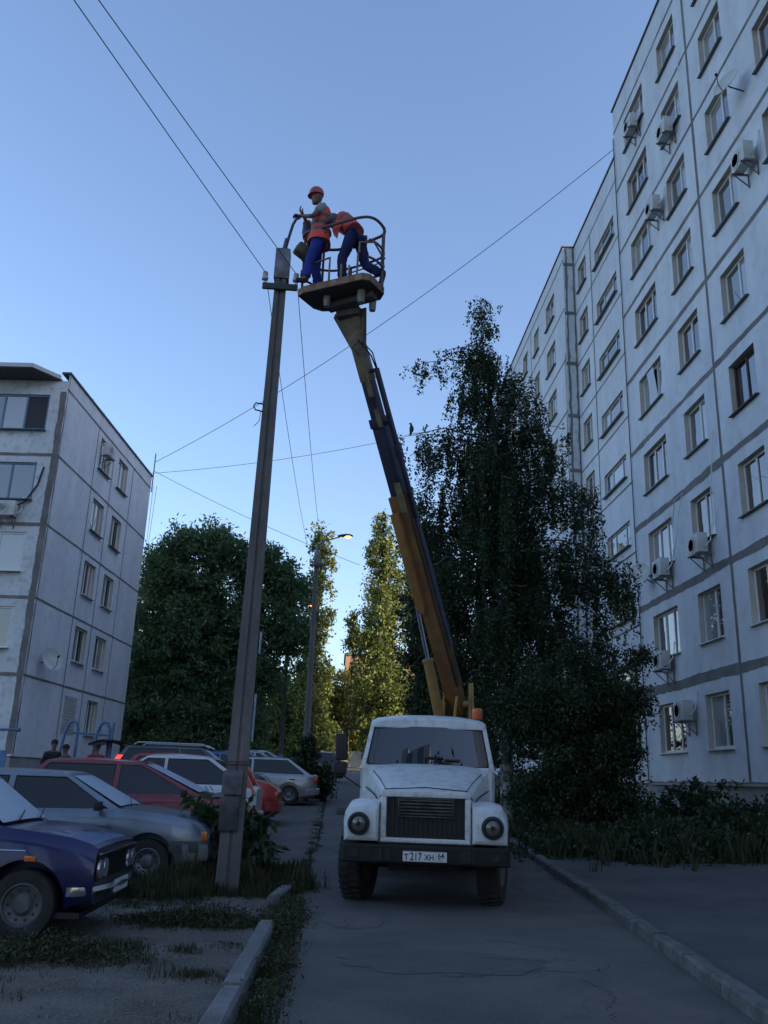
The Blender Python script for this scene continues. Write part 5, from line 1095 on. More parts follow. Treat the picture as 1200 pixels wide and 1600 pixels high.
# --- bystanders by the playground
def stander(x, y, rz, top, bottom, label, hgt=1.72):
    z0 = gz(x, y); f = V((cos(rz), sin(rz), 0)); s0 = V((-sin(rz), cos(rz), 0)); k = hgt / 1.75
    w = lambda a, b_, z: V((x, y, z0)) + f * a * k + s0 * b_ * k + V((0, 0, z * k))
    J = []; E = []; pel = chain(J, E, [(w(0, 0, .93), (.13 * k, .10 * k))]); chain(J, E, [(w(0, 0, 1.12), (.12 * k, .09 * k)), (w(0, 0, 1.30), (.15 * k, .10 * k)), (w(0, 0, 1.42), (.12 * k, .09 * k)), (w(.01, 0, 1.50), .052 * k), (w(.02, 0, 1.58), .05 * k)], pel)
    for s_ in (-1, 1):
        chain(J, E, [(w(0, s_ * .09, .86), .085 * k), (w(.03, s_ * .11, .48), .058 * k), (w(0, s_ * .12, .08), .04 * k), (w(.13, s_ * .13, .04), .035 * k)], pel)
        e = chain(J, E, [(w(0, s_ * .17, 1.40), .052 * k), (w(-.02, s_ * .24, 1.13), .038 * k), (w(.12, s_ * .20, .92), .026 * k)], 3); hand(J, E, e, w(.12, s_ * .20, .92), f * .5 + V((0, 0, -1)), s0 * s_, side=s_, curl=.5)
    P_ = skin('person', J, E, skin2); tag(P_, label, 'person'); head(w(.03, 0, 1.64), f, V((0, 0, 1)), skin2, P_, hairm=hair)
    J = []; E = []; chain(J, E, [(w(0, 0, .90), (.155 * k, .12 * k)), (w(0, 0, 1.12), (.14 * k, .11 * k)), (w(0, 0, 1.30), (.165 * k, .12 * k)), (w(0, 0, 1.42), (.125 * k, .10 * k)), (w(0, 0, 1.48), .065 * k)])
    for s_ in (-1, 1): chain(J, E, [(w(0, s_ * .17, 1.40), .066 * k), (w(-.02, s_ * .24, 1.13), .055 * k), (w(.08, s_ * .215, .99), .048 * k)], 3)
    skin('jacket', J, E, top, P_)
    legs(None, w(0, 0, .92), [(w(0, s_ * .09, .86), w(.03, s_ * .11, .48), w(0, s_ * .12, .09)) for s_ in (-1, 1)], bottom, P_); return P_
dk = mat('dark_clothes', (.02, .018, .022), .9); rs = mat('dark_red_jersey', (.22, .015, .03), .85)
stander(-7.36, 24.0, R(-60), dk, dk, 'bystander in black clothes at the playground, beside the blue climbing frame', 1.78)
stander(-7.05, 24.1, R(150), mat('grey_brown_jacket', (.10, .085, .06), .9), dk, 'shorter bystander in a grey-brown jacket talking to the one in black', 1.66)
stander(-6.24, 24.0, R(100), rs, dk, 'bystander in a dark red top standing alone by the last blue bar', 1.72)
# ------------------------------------------------------------ vegetation
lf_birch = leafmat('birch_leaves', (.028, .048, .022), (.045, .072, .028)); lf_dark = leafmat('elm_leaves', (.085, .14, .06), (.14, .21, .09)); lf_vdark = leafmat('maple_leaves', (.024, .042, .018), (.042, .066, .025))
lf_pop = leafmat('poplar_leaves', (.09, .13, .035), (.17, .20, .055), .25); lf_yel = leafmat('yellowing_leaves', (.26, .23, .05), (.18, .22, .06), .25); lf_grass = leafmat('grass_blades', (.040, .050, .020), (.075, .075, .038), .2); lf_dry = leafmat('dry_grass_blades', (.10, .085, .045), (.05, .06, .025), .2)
lf_wk = leafmat('walnut_leaves', (.035, .06, .02), (.05, .085, .03))
def leaves(name, C, size, m, parent=None, stretch=1.6, droop=0.0, seed=0):
    """C (N,3): one small folded leaf quad at every point, random directions"""
    g = np.random.default_rng(seed + 11); C = np.asarray(C, dtype=np.float32); N = len(C)
    d = g.normal(size=(N, 3)); d[:, 2] -= droop; d /= np.linalg.norm(d, axis=1)[:, None]
    u = g.normal(size=(N, 3)); u -= (u * d).sum(1)[:, None] * d; u /= np.linalg.norm(u, axis=1)[:, None]
    s = (size * g.uniform(.6, 1.35, N))[:, None]
    P = np.stack([C, C + d * s * .5 * stretch + u * s * .45, C + d * s * stretch, C + d * s * .5 * stretch - u * s * .45], axis=1).reshape(-1, 3)
    me = bpy.data.meshes.new(name); me.vertices.add(4 * N); me.vertices.foreach_set('co', P.astype(np.float32).ravel())
    me.loops.add(4 * N); me.loops.foreach_set('vertex_index', np.arange(4 * N, dtype=np.int32)); me.polygons.add(N)
    me.polygons.foreach_set('loop_start', np.arange(0, 4 * N, 4, dtype=np.int32)); me.polygons.foreach_set('loop_total', np.full(N, 4, dtype=np.int32))
    me.update(calc_edges=True); me.materials.append(m); o = bpy.data.objects.new(name, me); COL.objects.link(o)
    if parent: o.parent = parent
    return o
def cloud(blobs, per, clump=.35, leafn=28, shell=.55, seed=0, sq=1.0, jit=.12):
    """blobs (x,y,z,rx,ry,rz[,w]) -> leaf points gathered in clumps, denser near the blob surface"""
    g = np.random.default_rng(seed); out = []
    for bl in blobs:
        x, y, z, rx, ry, rz = bl[:6]; wgt = bl[6] if len(bl) > 6 else 1
        n = max(3, int(per * wgt * (rx * ry + ry * rz + rx * rz) / 3))
        d = g.normal(size=(n, 3)); d /= np.linalg.norm(d, axis=1)[:, None]; r_ = (shell + (1.08 - shell) * g.random(n) ** .7)[:, None]; r_ *= 1 + jit * g.normal(size=(n, 1)); r_ = np.where(g.random((n, 1)) < .06, r_ * 1.22, r_)
        c = d * r_ * np.array([rx, ry, rz]) + np.array([x, y, z]); k = g.integers(int(leafn * .4), int(leafn * 1.6), n)
        cc = np.repeat(c, k, axis=0); sp = np.repeat(g.uniform(.5, 1.3, n) * clump, k)[:, None]
        out.append(cc + g.normal(size=cc.shape) * sp * np.array([1, 1, .7 * sq]) * .55)
    return np.concatenate(out)
def limb(b, a, c, r0, r1, bend=.12, n=6):
    a, c = V(a), V(c); L_ = (c - a).length; pts = []
    o = V((rng.uniform(-1, 1), rng.uniform(-1, 1), rng.uniform(0, .6))) * bend * L_
    for k in range(n + 1): t = k / n; pts.append(a.lerp(c, t) + o * sin(pi * t) + V((rng.uniform(-1, 1), rng.uniform(-1, 1), rng.uniform(-1, 1))) * .012 * L_)
    b.tube(pts, [r0 + (r1 - r0) * k / n for k in range(n + 1)], 7); return pts
def tree(name, label, base, blobs, leaf, m, per, tr=.22, cat='tree', group=None, top=None, clump=.35, leafn=28, seed=0, barkm=None, fork=.35, droop=.2, shell=.5, stretch=1.6, sq=1.0):
    z0 = gz(base[0], base[1]); t = empty(name, (base[0], base[1], z0), 0, label, cat, group)
    bb = [(q[0] - base[0], q[1] - base[1], q[2] - z0) + tuple(q[3:]) for q in blobs]
    top = top or max(q[2] for q in bb); b = MB(); ax = V((sum(q[0] for q in bb) / len(bb), sum(q[1] for q in bb) / len(bb), top))
    pts = [V((0, 0, -.3))] + [V((ax.x * (k / 8) ** 1.5 + rng.uniform(-.06, .06) * k / 4, ax.y * (k / 8) ** 1.5 + rng.uniform(-.06, .06) * k / 4, top * k / 8)) for k in range(1, 9)]
    b.tube(pts, [tr * (1.25 if k == 0 else 1) * (1 - .85 * k / 8) for k in range(9)], 10)
    for q in bb:
        i = max(1, min(6, int((q[2] - .25 * q[5]) / top * 8 * (1 - fork * .4)))); P_ = limb(b, pts[i], (q[0], q[1], q[2]), tr * .38 * (1 - .1 * i), .02)
        for _ in range(5):
            s_ = P_[rng.randrange(3, 7)]; limb(b, s_, (q[0] + rng.uniform(-.8, .8) * q[3], q[1] + rng.uniform(-.8, .8) * q[4], q[2] + rng.uniform(-.5, .9) * q[5]), .03, .006, .15, 4)
    b.obj('trunk', barkm or bark, t, smooth=60)
    leaves('crown', cloud(bb, per, clump, leafn, shell, seed, sq), leaf, m, t, droop=droop, seed=seed, stretch=stretch); return t
# birch by the truck : drooping strands from arching branches
def birch():
    base = (4.25, 22.0); z0 = gz(*base); t = empty('birch_tree', (base[0], base[1], z0), 0, 'tall weeping birch with hanging strands of small leaves, towering between truck and tall block', 'tree')
    g = np.random.default_rng(5); b = MB()
    tp = [(0, 0, -.3, .21), (.02, 0, 1.2, .17), (-.03, 0, 3.2, .14), (-.22, .05, 5.6, .115), (-.33, 0, 7.2, .095), (-.2, -.05, 9.2, .07), (-.32, 0, 11.2, .045), (-.55, 0, 12.8, .025), (-.62, 0, 14.1, .012), (-.66, 0, 14.55, .006)]
    P_ = [V(p[:3]) for p in tp]; b.tube(P_, [p[3] for p in tp], 10)
    b.tube([V((-.1, .0, 3.4)), V((-.5, -.2, 5.0)), V((-.7, -.3, 6.6)), V((-.9, -.2, 8.6))], [.09, .07, .05, .02], 8)
    def at(z):
        for k in range(len(P_) - 1):
            if P_[k].z <= z <= P_[k + 1].z: return P_[k].lerp(P_[k + 1], (z - P_[k].z) / (P_[k + 1].z - P_[k].z))
        return P_[-1]
    LP = []
    def branch(z, az, L_, rise, nst=None, maxd=1.6, dens=1.0):
        p0 = at(z); d = V((cos(az), sin(az), 0)); pts = []; n = 9
        for k in range(n + 1):
            s = k / n; pts.append(p0 + d * L_ * s + V((0, 0, rise * (1.6 * s - 1.1 * s * s) - .35 * max(0, s - .6) * L_ * .8)) + V((rng.uniform(-1, 1), rng.uniform(-1, 1), rng.uniform(-1, 1))) * .04)
        r0 = .012 + .010 * L_; b.tube(pts, [r0 * (1 - .85 * k / n) for k in range(n + 1)], 5)
        m_ = int(L_ * 8.5 * dens) + 3
        for i in range(m_):
            s = g.uniform(.22, 1.02) ; k = min(n - 1, int(s * n)); q = pts[k].lerp(pts[k + 1], min(1, s * n - k)); q = q + V((g.normal() * .16, g.normal() * .16, g.normal() * .05))
            ln = maxd * g.uniform(.3, 1.0) * (.35 + .65 * min(1, s + .1)); 
            c = max(10, int(ln * 74)); tt = g.random(c) ** .8; sway = g.normal(size=2) * .10
            pp = np.stack([q.x + sway[0] * tt + g.normal(size=c) * .042 * (.6 + .7 * tt), q.y + sway[1] * tt + g.normal(size=c) * .042, q.z - ln * tt + g.normal(size=c) * .03], 1); LP.append(pp)
    # (height, azimuth deg, length, rise, hang)
    for z, az, L_, r_, h_ in ((12.1, 182, 2.0, .75, .9), (12.7, 176, 1.3, .5, .5), (11.6, 5, 1.4, .3, 1.4), (11.9, -20, 1.2, .3, 1.2), (11.2, 200, 1.2, .5, 1.1), (10.1, 180, 2.5, .55, 1.2), (10.0, 172, 2.2, .3, 1.5), (9.4, 186, 2.4, .7, 1.6), (10.2, 0, 1.7, .5, 1.6), (10.3, -12, 1.9, .6, 1.7),
            (9.6, 8, 1.9, .8, 1.7), (8.6, -5, 2.6, .8, 1.5), (8.1, 4, 2.9, .6, 1.4), (8.4, -25, 2.5, .7, 1.6), (7.9, 182, 2.6, .7, 2.0), (8.3, 195, 2.3, .8, 2.0), (7.2, 0, 3.3, .35, 1.5), (6.8, -10, 3.4, .5, 1.6), (6.3, -6, 3.5, .3, 1.3), (6.4, -18, 3.4, .4, 1.5), (5.3, 3, 3.3, .6, 1.8), (4.6, -8, 3.2, .4, 1.4)):
        branch(z, R(az), L_, r_, maxd=h_, dens=1.5)
    for k in range(100):
        z = 3.3 + 9.8 * (k / 100) ** .95; u = (z - 3.3) / 10; L_ = (2.4 - 1.8 * u) * g.uniform(.6, 1.1); branch(z, g.uniform(0, 2 * pi), L_, g.uniform(.2, .7) * (1 if u < .7 else .6), maxd=(2.0 if u < .7 else 1.1), dens=1.0)
    for k in range(22): z = 12.6 + 1.9 * k / 22; branch(z, g.uniform(0, 2 * pi), g.uniform(.25, .62) * (1.15 - .5 * k / 22), .35, maxd=.38, dens=.85)
    bb = [(-1.9, .1, 6.0, 1.0, .8, 2.6), (-.6, .2, 5.5, 1.5, 1.2, 3.2), (1.2, .1, 5.2, 1.4, 1.1, 2.8), (.2, .3, 2.9, 2.4, 1.2, 1.4), (-.3, .0, 8.3, 1.0, .9, 1.8)]
    LP.append(cloud(bb, 34, .20, 60, .15, 8, 2.4))
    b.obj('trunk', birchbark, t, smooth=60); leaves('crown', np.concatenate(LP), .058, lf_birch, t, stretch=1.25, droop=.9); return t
birch()
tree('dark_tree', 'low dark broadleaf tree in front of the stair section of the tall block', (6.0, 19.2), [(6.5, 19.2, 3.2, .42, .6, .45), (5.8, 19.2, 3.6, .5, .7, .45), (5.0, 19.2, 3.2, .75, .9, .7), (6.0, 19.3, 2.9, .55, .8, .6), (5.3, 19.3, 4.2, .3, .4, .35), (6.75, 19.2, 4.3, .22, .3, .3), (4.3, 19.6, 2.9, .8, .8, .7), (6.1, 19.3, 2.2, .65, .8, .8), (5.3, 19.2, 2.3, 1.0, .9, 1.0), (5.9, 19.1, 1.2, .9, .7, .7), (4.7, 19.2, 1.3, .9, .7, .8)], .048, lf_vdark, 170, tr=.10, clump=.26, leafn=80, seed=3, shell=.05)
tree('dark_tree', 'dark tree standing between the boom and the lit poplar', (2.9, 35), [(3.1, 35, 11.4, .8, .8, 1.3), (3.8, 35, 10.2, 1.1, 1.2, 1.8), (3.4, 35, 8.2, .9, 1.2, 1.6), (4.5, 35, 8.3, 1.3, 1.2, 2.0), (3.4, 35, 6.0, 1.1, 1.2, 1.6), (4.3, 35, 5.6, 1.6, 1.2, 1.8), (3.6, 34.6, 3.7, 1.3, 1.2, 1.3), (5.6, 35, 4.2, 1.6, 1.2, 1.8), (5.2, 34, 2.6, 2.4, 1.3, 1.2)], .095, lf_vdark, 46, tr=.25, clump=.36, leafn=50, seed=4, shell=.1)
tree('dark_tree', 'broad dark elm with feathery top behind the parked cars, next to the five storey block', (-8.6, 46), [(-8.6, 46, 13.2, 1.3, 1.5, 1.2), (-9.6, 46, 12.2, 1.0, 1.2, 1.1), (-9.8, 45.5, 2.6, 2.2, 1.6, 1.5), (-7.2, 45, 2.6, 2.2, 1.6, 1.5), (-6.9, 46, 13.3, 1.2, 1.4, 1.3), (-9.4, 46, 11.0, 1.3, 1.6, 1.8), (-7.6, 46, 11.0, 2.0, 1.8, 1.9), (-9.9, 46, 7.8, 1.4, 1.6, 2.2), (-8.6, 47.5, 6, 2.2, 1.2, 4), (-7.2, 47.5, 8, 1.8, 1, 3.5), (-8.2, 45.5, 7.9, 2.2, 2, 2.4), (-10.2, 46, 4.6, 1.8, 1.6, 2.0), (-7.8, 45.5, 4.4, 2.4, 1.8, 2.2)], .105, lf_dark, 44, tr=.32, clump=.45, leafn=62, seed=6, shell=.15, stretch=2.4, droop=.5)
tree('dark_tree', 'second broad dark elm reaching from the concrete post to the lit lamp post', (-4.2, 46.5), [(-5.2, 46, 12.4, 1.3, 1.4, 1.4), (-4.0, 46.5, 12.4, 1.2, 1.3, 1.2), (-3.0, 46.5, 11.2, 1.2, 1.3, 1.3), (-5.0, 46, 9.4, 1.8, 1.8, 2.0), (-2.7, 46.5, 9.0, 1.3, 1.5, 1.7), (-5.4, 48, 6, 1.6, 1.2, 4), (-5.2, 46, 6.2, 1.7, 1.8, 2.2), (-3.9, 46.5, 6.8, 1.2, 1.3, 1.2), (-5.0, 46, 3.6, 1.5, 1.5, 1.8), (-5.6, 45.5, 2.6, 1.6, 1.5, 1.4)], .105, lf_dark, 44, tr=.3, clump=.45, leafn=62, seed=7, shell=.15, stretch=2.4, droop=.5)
tree('elm_tree', 'sunlit loose tree peeping past the far corner of the five storey block', (-17.3, 78), [(-17.6, 78, 18, 1.8, 1.8, 2.6), (-17.0, 78, 15, 2.0, 1.8, 2.6), (-17.6, 78, 11, 2.4, 1.8, 2.6)], .22, lf_pop, 14, tr=.3, clump=.6, leafn=26, seed=8)
def poplar(label, x, y, zb, zt, r_, seed, m=lf_pop, sx=1.0, leaf=.17, per=30, tr=.3):
    g = random.Random(seed); bl = []; n = 9
    for k in range(n):
        u = k / (n - 1); rr = r_ * (1.0 - .62 * u ** 2.2) * (.75 + .5 * g.random()); z = zb + (zt - zb - .9) * u
        bl.append((x + g.uniform(-.3, .3) * r_ * sx, y + g.uniform(-.3, .3) * r_, z, rr, rr, (zt - zb) / n * .95))
    tree('poplar_tree', label, (x, y), bl, leaf, m, per, tr=tr, clump=.42, leafn=30, seed=seed, group='poplars at the end of the yard', shell=.35, top=zt - gz(x, y) - 1, sq=1.5)
poplar('sunlit columnar poplar rising to the truck boom from behind the white fence', 4.1, 75, 4.2, 23.6, 2.5, 21)
poplar('second sunlit columnar poplar, half hidden by the dark tree at the boom', 7.6, 78, 4.0, 23.0, 2.4, 22)
poplar('slimmer ragged poplar behind the lit lamp post', -1.75, 70, 4.0, 21.0, 1.75, 23, per=26)
poplar('young poplar shoot leaning out beside the tall sunlit poplar', 1.15, 74, 12.2, 15.8, .50, 24, tr=.07)
for i, (x, y, z, r_, m, lb) in enumerate(((-3.3, 82, 8.4, 2.3, lf_yel, 'yellowing round tree between the lamp posts behind the parked cars'), (-.2, 84, 9.6, 2.3, lf_yel, 'taller olive-yellow tree in the gap behind the white fence'),
        (2.6, 86, 8.4, 2.2, lf_pop, 'green sunlit tree in the gap below the pinkish house roof'), (-6.2, 80, 8.2, 2.5, lf_pop, 'green sunlit tree half covered by the dark elm'))):
    tree('maple_tree', lb, (x, y), [(x, y, z, r_, r_, r_ * .9), (x - r_ * .6, y, z - r_ * .9, r_ * .8, r_ * .8, r_), (x + r_ * .6, y, z - r_ * .9, r_ * .8, r_ * .8, r_), (x, y - 1, z - r_ * 1.7, r_, r_ * .8, r_), (x - r_ * .5, y - 1, z - r_ * 2.2, r_ * .8, r_ * .7, r_ * .8)], .19, m, 30, tr=.25, clump=.45, leafn=36, seed=30 + i, group='sunlit trees at the end of the yard')
# shrub under lamp 2 and walnut-like sprout at the main post
tree('shrub', 'dense bushy shrub wrapped round the foot of the lit lamp post', (-.85, 31.2), [(-.75, 31.2, 1.5, .62, .6, .7), (-.95, 31.2, 2.2, .42, .45, .6), (-.35, 31.1, 1.15, .45, .4, .45), (-1.25, 31.2, 1.2, .4, .4, .45)], .075, lf_vdark, 170, tr=.05, cat='shrub', clump=.17, leafn=40, seed=41, shell=.2)
tree('sapling', 'leafy sapling with long leaves growing in front of the maroon car by the concrete post', (-1.52, 12.9), [(-1.72, 12.9, .95, .22, .22, .26), (-1.45, 12.9, .62, .28, .25, .30), (-1.85, 12.8, .58, .2, .2, .25), (-1.05, 12.8, .80, .20, .18, .30), (-.92, 12.7, .55, .18, .18, .28)], .085, lf_wk, 170, tr=.02, cat='sapling', clump=.11, leafn=16, seed=42, stretch=2.4, shell=.2, droop=.9)
# bushes before the tall block
for i, (x, y, z, r_, lb) in enumerate(((8.3, 20.0, .95, .8, 'dark bush against the plinth of the tall block, by the low dark tree'), (9.3, 18.6, .75, .6, 'small weedy bush with pale tips under the tall block plinth'), (4.9, 24.5, .8, .8, 'dark bush at the foot of the birch trunk'), (7.4, 17.4, .60, .65, 'spreading bush at the lawn edge opposite the truck'))):
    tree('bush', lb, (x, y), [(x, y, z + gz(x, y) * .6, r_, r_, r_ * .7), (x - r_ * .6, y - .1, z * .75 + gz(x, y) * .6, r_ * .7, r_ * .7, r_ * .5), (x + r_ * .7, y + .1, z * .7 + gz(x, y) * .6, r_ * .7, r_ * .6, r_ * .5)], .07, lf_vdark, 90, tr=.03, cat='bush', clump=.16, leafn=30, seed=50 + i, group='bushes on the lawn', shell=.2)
# grass and weeds : one mass per area
def blades(name, pts, hgt, m, wd=.008, lean=.35, seed=1):
    g = np.random.default_rng(seed); pts = np.asarray(pts); N = len(pts); q_ = np.sin(pts[:, 0] * 3.1 + 1.3 * np.sin(pts[:, 1] * 2.3)) + np.sin(pts[:, 1] * 4.7 + 1.7 * np.sin(pts[:, 0] * 5.3)) + .6 * np.sin(pts[:, 0] * 11 + pts[:, 1] * 13); h = hgt * g.uniform(.25, 1.2, N) ** 1.3 * (1 + .32 * q_).clip(.25, 2)
    a = g.uniform(0, 2 * pi, N); dx = np.cos(a) * h * lean * g.random(N); dy = np.sin(a) * h * lean * g.random(N); w_ = wd * g.uniform(.6, 1.5, N); nx = -np.sin(a + 1.1) * w_; ny = np.cos(a + 1.1) * w_
    z = pts[:, 2]; P = np.stack([np.stack([pts[:, 0] - nx, pts[:, 1] - ny, z - .01], 1), np.stack([pts[:, 0] + nx, pts[:, 1] + ny, z - .01], 1), np.stack([pts[:, 0] + dx * .4 + nx * .7, pts[:, 1] + dy * .4 + ny * .7, z + h * .6], 1), np.stack([pts[:, 0] + dx, pts[:, 1] + dy, z + h * .95], 1)], 1).reshape(-1, 3)
    me = bpy.data.meshes.new(name); me.vertices.add(4 * N); me.vertices.foreach_set('co', P.astype(np.float32).ravel()); me.loops.add(4 * N); me.loops.foreach_set('vertex_index', np.arange(4 * N, dtype=np.int32))
    me.polygons.add(N); me.polygons.foreach_set('loop_start', np.arange(0, 4 * N, 4, dtype=np.int32)); me.polygons.foreach_set('loop_total', np.full(N, 4, dtype=np.int32)); me.update(calc_edges=True); me.materials.append(m)
    o = bpy.data.objects.new(name, me); COL.objects.link(o); return tag(o, kind='stuff')
def scat(regions, seed):
    g = np.random.default_rng(seed); out = []
    for (x, y, rx, ry, n) in regions:
        k = max(4, int(n / 14)); th = g.uniform(0, 2 * pi, k); rr = g.random(k) ** .62 * (1 + .28 * g.normal(size=k)); cx = x + rx * rr * np.cos(th); cy = y + ry * rr * np.sin(th)
        cx = np.repeat(cx, 14) + g.normal(size=k * 14) * .05; cy = np.repeat(cy, 14) + g.normal(size=k * 14) * .05
        out.append(np.stack([cx, cy, [gz(a, c) for a, c in zip(cx, cy)]], 1))
    return np.concatenate(out)
tag(blades('weeds', scat([(-1.5, 12.4, 1.0, .55, 9000), (-.75, 12.6, .42, .8, 6000), (-2.3, 11.7, .8, .45, 3500), (-.55, 13.6, .3, .7, 1800)], 1), .20, lf_grass, .005, seed=2), 'tall weeds round the foot of the concrete post', 'weeds')
tag(blades('grass', scat([(-1.25, 9.75, .75, .38, 5000), (-2.7, 7.7, 1.2, .45, 6000), (-2.0, 8.2, .5, .3, 2000), (-.42, 9.4, .16, 1.0, 3000), (-.40, 7.4, .10, 1.3, 2400), (-.50, 10.9, .18, .9, 2200), (-.35, 5.6, .1, .9, 1200), (-.95, 7.3, .25, .25, 500), (-2.6, 10.9, 1.3, .5, 3500), (-1.2, 8.2, .15, .12, 200), (-.85, 8.6, .12, .3, 350), (-2.2, 6.4, .25, .2, 200), (-.9, 6.0, .2, .12, 200), (-3.5, 6.9, 1.2, .4, 2500)], 3), .055, lf_grass, .004, seed=4), 'short grass tufts on the gravel strip', 'grass')
tag(blades('lawn_grass', scat([(8.5, 17.2, 4.0, 1.6, 15000), (5.6, 19, 1.6, 3, 11000), (6.6, 24, 2.4, 4, 9000), (7.4, 16.3, 2.6, .45, 6000), (5.0, 17.2, .5, 1.1, 4000)], 5), .34, lf_grass, .006, seed=6), 'tall dark lawn grass between pavement and the tall block', 'grass')
tag(blades('dry_grass', scat([(7.5, 16.8, 2.8, .8, 1600), (5.0, 18.5, .7, 2.0, 700), (-1.3, 12.5, .9, .5, 900)], 7), .30, lf_dry, .006, seed=8), 'dry straw-coloured stalks scattered in the lawn', 'grass')
tag(blades('crack_weeds', scat([(-.33 , y, .05, .35, 160) for y in fr(14.6, 24, .9)] + [(-.3, 27, .1, 3, 500), (3.55, 14.5, .05, 3, 300)], 9), .05, lf_grass, .006, seed=10), 'small weeds in the joint between road and yard', 'weeds')
def under(regions, n, hh, seed):
    g = np.random.default_rng(seed); out = []
    for (x, y, rx, ry, w_) in regions:
        k = int(n * w_); th = g.uniform(0, 2 * pi, k); rr = g.random(k) ** .6 * (1 + .2 * g.normal(size=k)); cx, cy = x + rx * rr * np.cos(th), y + ry * rr * np.sin(th)
        top = hh * (.35 + .65 * (.5 + .25 * np.sin(cx * 4.1 + 2 * np.sin(cy * 2.2)) + .25 * np.sin(cy * 5.3 + cx * 1.7))) * g.uniform(.5, 1.2, k)
        z = np.array([gz(a, c) for a, c in zip(cx, cy)]); m_ = 16
        X_ = np.repeat(np.stack([cx, cy], 1), m_, 0) + g.normal(size=(k * m_, 2)) * .07; t_ = g.random(k * m_)
        out.append(np.column_stack([X_, np.repeat(z, m_) + np.repeat(top, m_) * t_]))
    return np.concatenate(out)
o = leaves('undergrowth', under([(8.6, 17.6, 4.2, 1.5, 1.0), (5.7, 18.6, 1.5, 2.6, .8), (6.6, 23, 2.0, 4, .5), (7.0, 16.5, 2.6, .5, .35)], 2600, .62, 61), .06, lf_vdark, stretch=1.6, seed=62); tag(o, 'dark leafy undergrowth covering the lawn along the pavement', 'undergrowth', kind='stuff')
o = leaves('undergrowth', under([(-1.5, 12.5, 1.0, .55, .5), (-.8, 12.8, .4, .7, .3), (-2.4, 11.8, .9, .4, .3), (-1.3, 9.75, .7, .3, .2), (-2.8, 7.8, 1.2, .35, .25), (-.40, 10.2, .10, 1.2, .14), (-.36, 7.4, .05, 1.5, .06)], 2600, .17, 63), .017, lf_grass, stretch=2.0, seed=64); tag(o, 'scrubby low weeds round the concrete post and along the kerbstones', 'weeds', kind='stuff')
def flowers():
    g = random.Random(12); mb = MB()
    for (cx, cy, rx, ry, n) in ((5.3, 18.6, .5, 1.0, 26), (6.9, 17.2, .8, .6, 26), (8.4, 16.9, .9, .5, 22), (6.1, 17.2, .4, .6, 12)):
        for _ in range(n):
            x, y = cx + g.gauss(0, 1) * rx * .6, cy + g.gauss(0, 1) * ry * .6; z = gz(x, y) + g.uniform(.25, .48); r_ = g.uniform(.012, .026)
            mb.add([(x + r_ * cos(k * pi / 3), y + r_ * .3 * g.uniform(-1, 1), z + r_ * sin(k * pi / 3)) for k in range(6)], [tuple(range(6))])
    tag(mb.obj('wild_flowers', mat('flower_white', (.40, .42, .34), .9), None, smooth=0), 'small whitish wild flowers dotted over the lawn', 'flowers', kind='stuff')
flowers()
def stones():
    g = random.Random(5); mb = MB()
    for _ in range(2600):
        x, y = g.uniform(-5.2, -.62), g.uniform(5.6, 13.0); s = g.choice([.006, .009, .012, .018]) * g.uniform(.7, 1.4)
        if g.random() < .008: s = .035
        o = [(x + s * cos(a) * g.uniform(.7, 1.2), y + s * sin(a) * g.uniform(.7, 1.2), .004) for a in [k * 2 * pi / 5 for k in range(5)]]; p = [(q[0] * .6 + x * .4, q[1] * .6 + y * .4, s * .9) for q in o]; mb.loft([o, p])
    for _ in range(260):
        x, y = g.uniform(-.1, 3.2), g.uniform(5.6, 12.0); s = g.uniform(.003, .008); o = [(x + s * cos(a), y + s * sin(a), .013) for a in [k * 2 * pi / 5 for k in range(5)]]; p = [(q[0] * .6 + x * .4, q[1] * .6 + y * .4, .013 + s) for q in o]; mb.loft([o, p])
    tag(mb.obj('gravel', mat('pebbles', (.20, .19, .18), .9, col2=(.10, .10, .095), scale=30), None, smooth=0), 'loose pebbles on the dirt strip and road edge', 'gravel', kind='stuff')
stones()

# ------------------------------------------------------------ bird
bt = MB(); bx_, by_, bz_ = 1.69, 21.85, 10.62
bt.loft([[(bx_ + o_ + r_ * cos(a), by_ + r_ * .9 * sin(a), bz_ + z) for a in [2 * pi * k / 12 for k in range(12)]] for z, r_, o_ in ((-.16, .012, -.03), (-.10, .03, -.02), (-.03, .055, 0), (.05, .062, .005), (.11, .045, .0), (.145, .032, -.01), (.175, .036, -.02), (.205, .026, -.025), (.22, .006, -.03))])
bt.loft([[(bx_ - .05, by_ - .008, bz_ + .18), (bx_ - .05, by_ + .008, bz_ + .18), (bx_ - .05, by_, bz_ + .195)], [(bx_ - .115, by_ - .002, bz_ + .178), (bx_ - .115, by_ + .002, bz_ + .178), (bx_ - .115, by_, bz_ + .182)]])
bt.tube([(bx_ + .01, by_, bz_ - .05), (bx_ + .005, by_, bz_ - .15)], .006, 5); bt.tube([(bx_ - .01, by_, bz_ - .05), (bx_ - .01, by_, bz_ - .15)], .006, 5)
tag(bt.obj('bird', mat('dark_feathers', (.03, .03, .035), .7), None, smooth=60), 'dark bird perched at the tip of a birch branch beside the boom', 'bird')
bt = MB(); bt.tube([(3.9, 22.0, 9.9), (3.1, 21.95, 10.4), (2.3, 21.9, 10.55), (1.62, 21.85, 10.46)], [.03, .02, .012, .006], 6)
o = bt.obj('limb', birchbark, bpy.data.objects['birch_tree'], smooth=60); o.matrix_parent_inverse = Matrix.Translation((-4.25, -22.0, -gz(4.25, 22)))

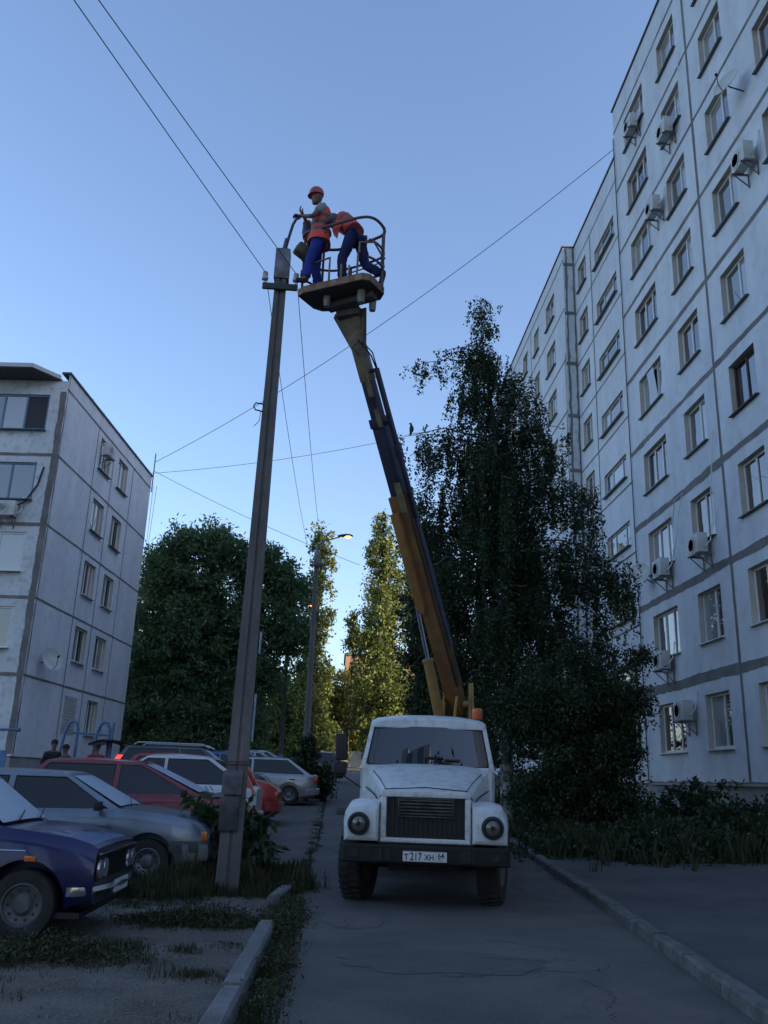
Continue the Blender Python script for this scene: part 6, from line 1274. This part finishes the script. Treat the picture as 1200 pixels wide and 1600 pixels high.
# ------------------------------------------------------------ playground bars, fences, far building
pb = mat('playground_blue', (.10, .18, .32), .5, col2=(.07, .13, .23), scale=6); fb = mat('fence_light_blue', (.12, .24, .42), .6, col2=(.07, .15, .28), scale=2.5, stretch=(3, 1, 1))
t = empty('climbing_frame', (-7.45, 26.0, gz(-7.2, 26)), 0, 'blue painted steel climbing frame with slanting arched bars by the five storey block', 'climbing frame'); z0 = gz(-7.2, 26)
for k, (xa, za, xb_, zb_) in enumerate(((-7.75, .2, -7.35, 2.90), (-6.72, .3, -6.45, 2.86))):
    b = MB(); b.tube([(xa + 7.2, 0, -.1), (xb_ + 7.2 - .12, 0, 1.95), (xb_ + 7.2 - .03, 0, 2.22), (xb_ + 7.2 + .06, 0, 2.30), (xb_ + 7.2 + .16, 0, 2.28), (xb_ + 7.2 + .24, 0, 2.1), (xb_ + 7.2 + .22, 0, -.1)], .045, 8); b.obj('arch', pb, t)
b = MB(); b.tube([(-.1, 0, 1.97), (1.05, 0, 1.93)], .03, 6); b.tube([(1.05, 0, -.1), (1.08, 0, 2.3)], .04, 6); b.obj('crossbar', pb, t)
t = empty('low_fence', (-11, 22.5, gz(-9, 22.5)), 0, 'low light blue board fence running behind the blue-grey hatchback', 'fence')
b = MB()
for k in range(30): b.bx(-6 + k * .30, -5.72 + k * .30, -.015, .015, -.1, 1.47 + .01 * (k % 3))
b.obj('boards', fb, t, smooth=0); b = MB(); b.bx(-6, 3.0, .018, .07, .9, .98); b.bx(-6, 3.0, .018, .07, .2, .28); b.obj('rail', fb, t, smooth=0)
b = MB(); b.tube([(-12.0, 24, 2.33), (-8.35, 24, 2.42)], .035, 8); b.sphere((-8.33, 24, 2.42), .06); b.tube([(-12.0, 24, .2), (-12.0, 24, 2.33)], .04, 8)
tag(b.obj('blue_bar', pb, None), 'horizontal blue exercise bar with a dark knob beside the five storey block corner', 'exercise bar')
t = empty('white_fence', (2, 75, gz(2, 75)), 0, 'white slatted metal fence across the far end of the road', 'fence')
b = MB()
for k in range(60): b.bx(-3.2 + k * .13, -3.2 + k * .13 + .115, -.02, .0, .05, 1.35)
b.obj('slats', mat('white_fence_paint', (.62, .62, .60), .7), t, smooth=0); b = MB()
for k in range(6): b.bx(-3.2 + k * 1.56, -3.12 + k * 1.56, .0, .08, -.1, 1.4)
b.obj('posts', dkgrey, t, smooth=0)
t = empty('distant_house', (2.4, 122, gz(2, 122)), 0, 'distant sunlit pinkish brick house showing above the far trees', 'house')
b = MB(); b.bx(-1.4, 16, 0, 12, -.5, 15.6); b.obj('wall', mat('pink_brick', (.42, .24, .17), .9, col2=(.36, .20, .14), scale=1.5), t, smooth=0)
b = MB(); b.bx(-1.6, 16.2, -.2, 12.2, 15.602, 15.9); b.obj('roof', roofm, t, smooth=0)
b = MB()
for fl in range(5):
    for k in range(5): b.bx(-.4 + k * 3, .9 + k * 3, -.03, .03, 1.5 + fl * 2.9, 3.0 + fl * 2.9)
b.obj('windows', gl_d, t, smooth=0)
# flats across the street behind the viewer (mirrored in the truck windscreen)
t = empty('apartment_building', (-7.5, -31, 0), 0, 'grey panel apartment block across the street, seen only mirrored in the truck windscreen', 'apartment building')
b = MB(); b.bx(-2.2, 4, -14, 0, 0, 25.8); b.bx(-4, -2.21, -14, 0, 0, 26.3); b.obj('wall', wallm, t, smooth=0)
b = MB()
for fl in range(9):
    for k in range(2): b.bx(-2.6 + k * 3.1, -.9 + k * 3.1, -.02, .03, 1.9 + fl * 2.8, 3.3 + fl * 2.8)
b.obj('window_row', gl_d, t, smooth=0)
for i, (x, y, r_, z) in enumerate(((-10.5, -18, 2.6, 15.3), (1.2, -18, 2.6, 15.2), (7, -34, 2.5, 7))):
    tree('garden_tree', ['round tree across the street mirrored at one side of the windscreen', 'round tree across the street mirrored beside the apartment block', 'small tree across the street mirrored before the apartment block'][i], (x, y), [(x, y, z, r_, r_, r_), (x + 1, y, z - r_ * .8, r_, r_, r_ * .8)], .4, lf_vdark, 8, tr=.3, clump=.8, leafn=20, seed=70 + i)
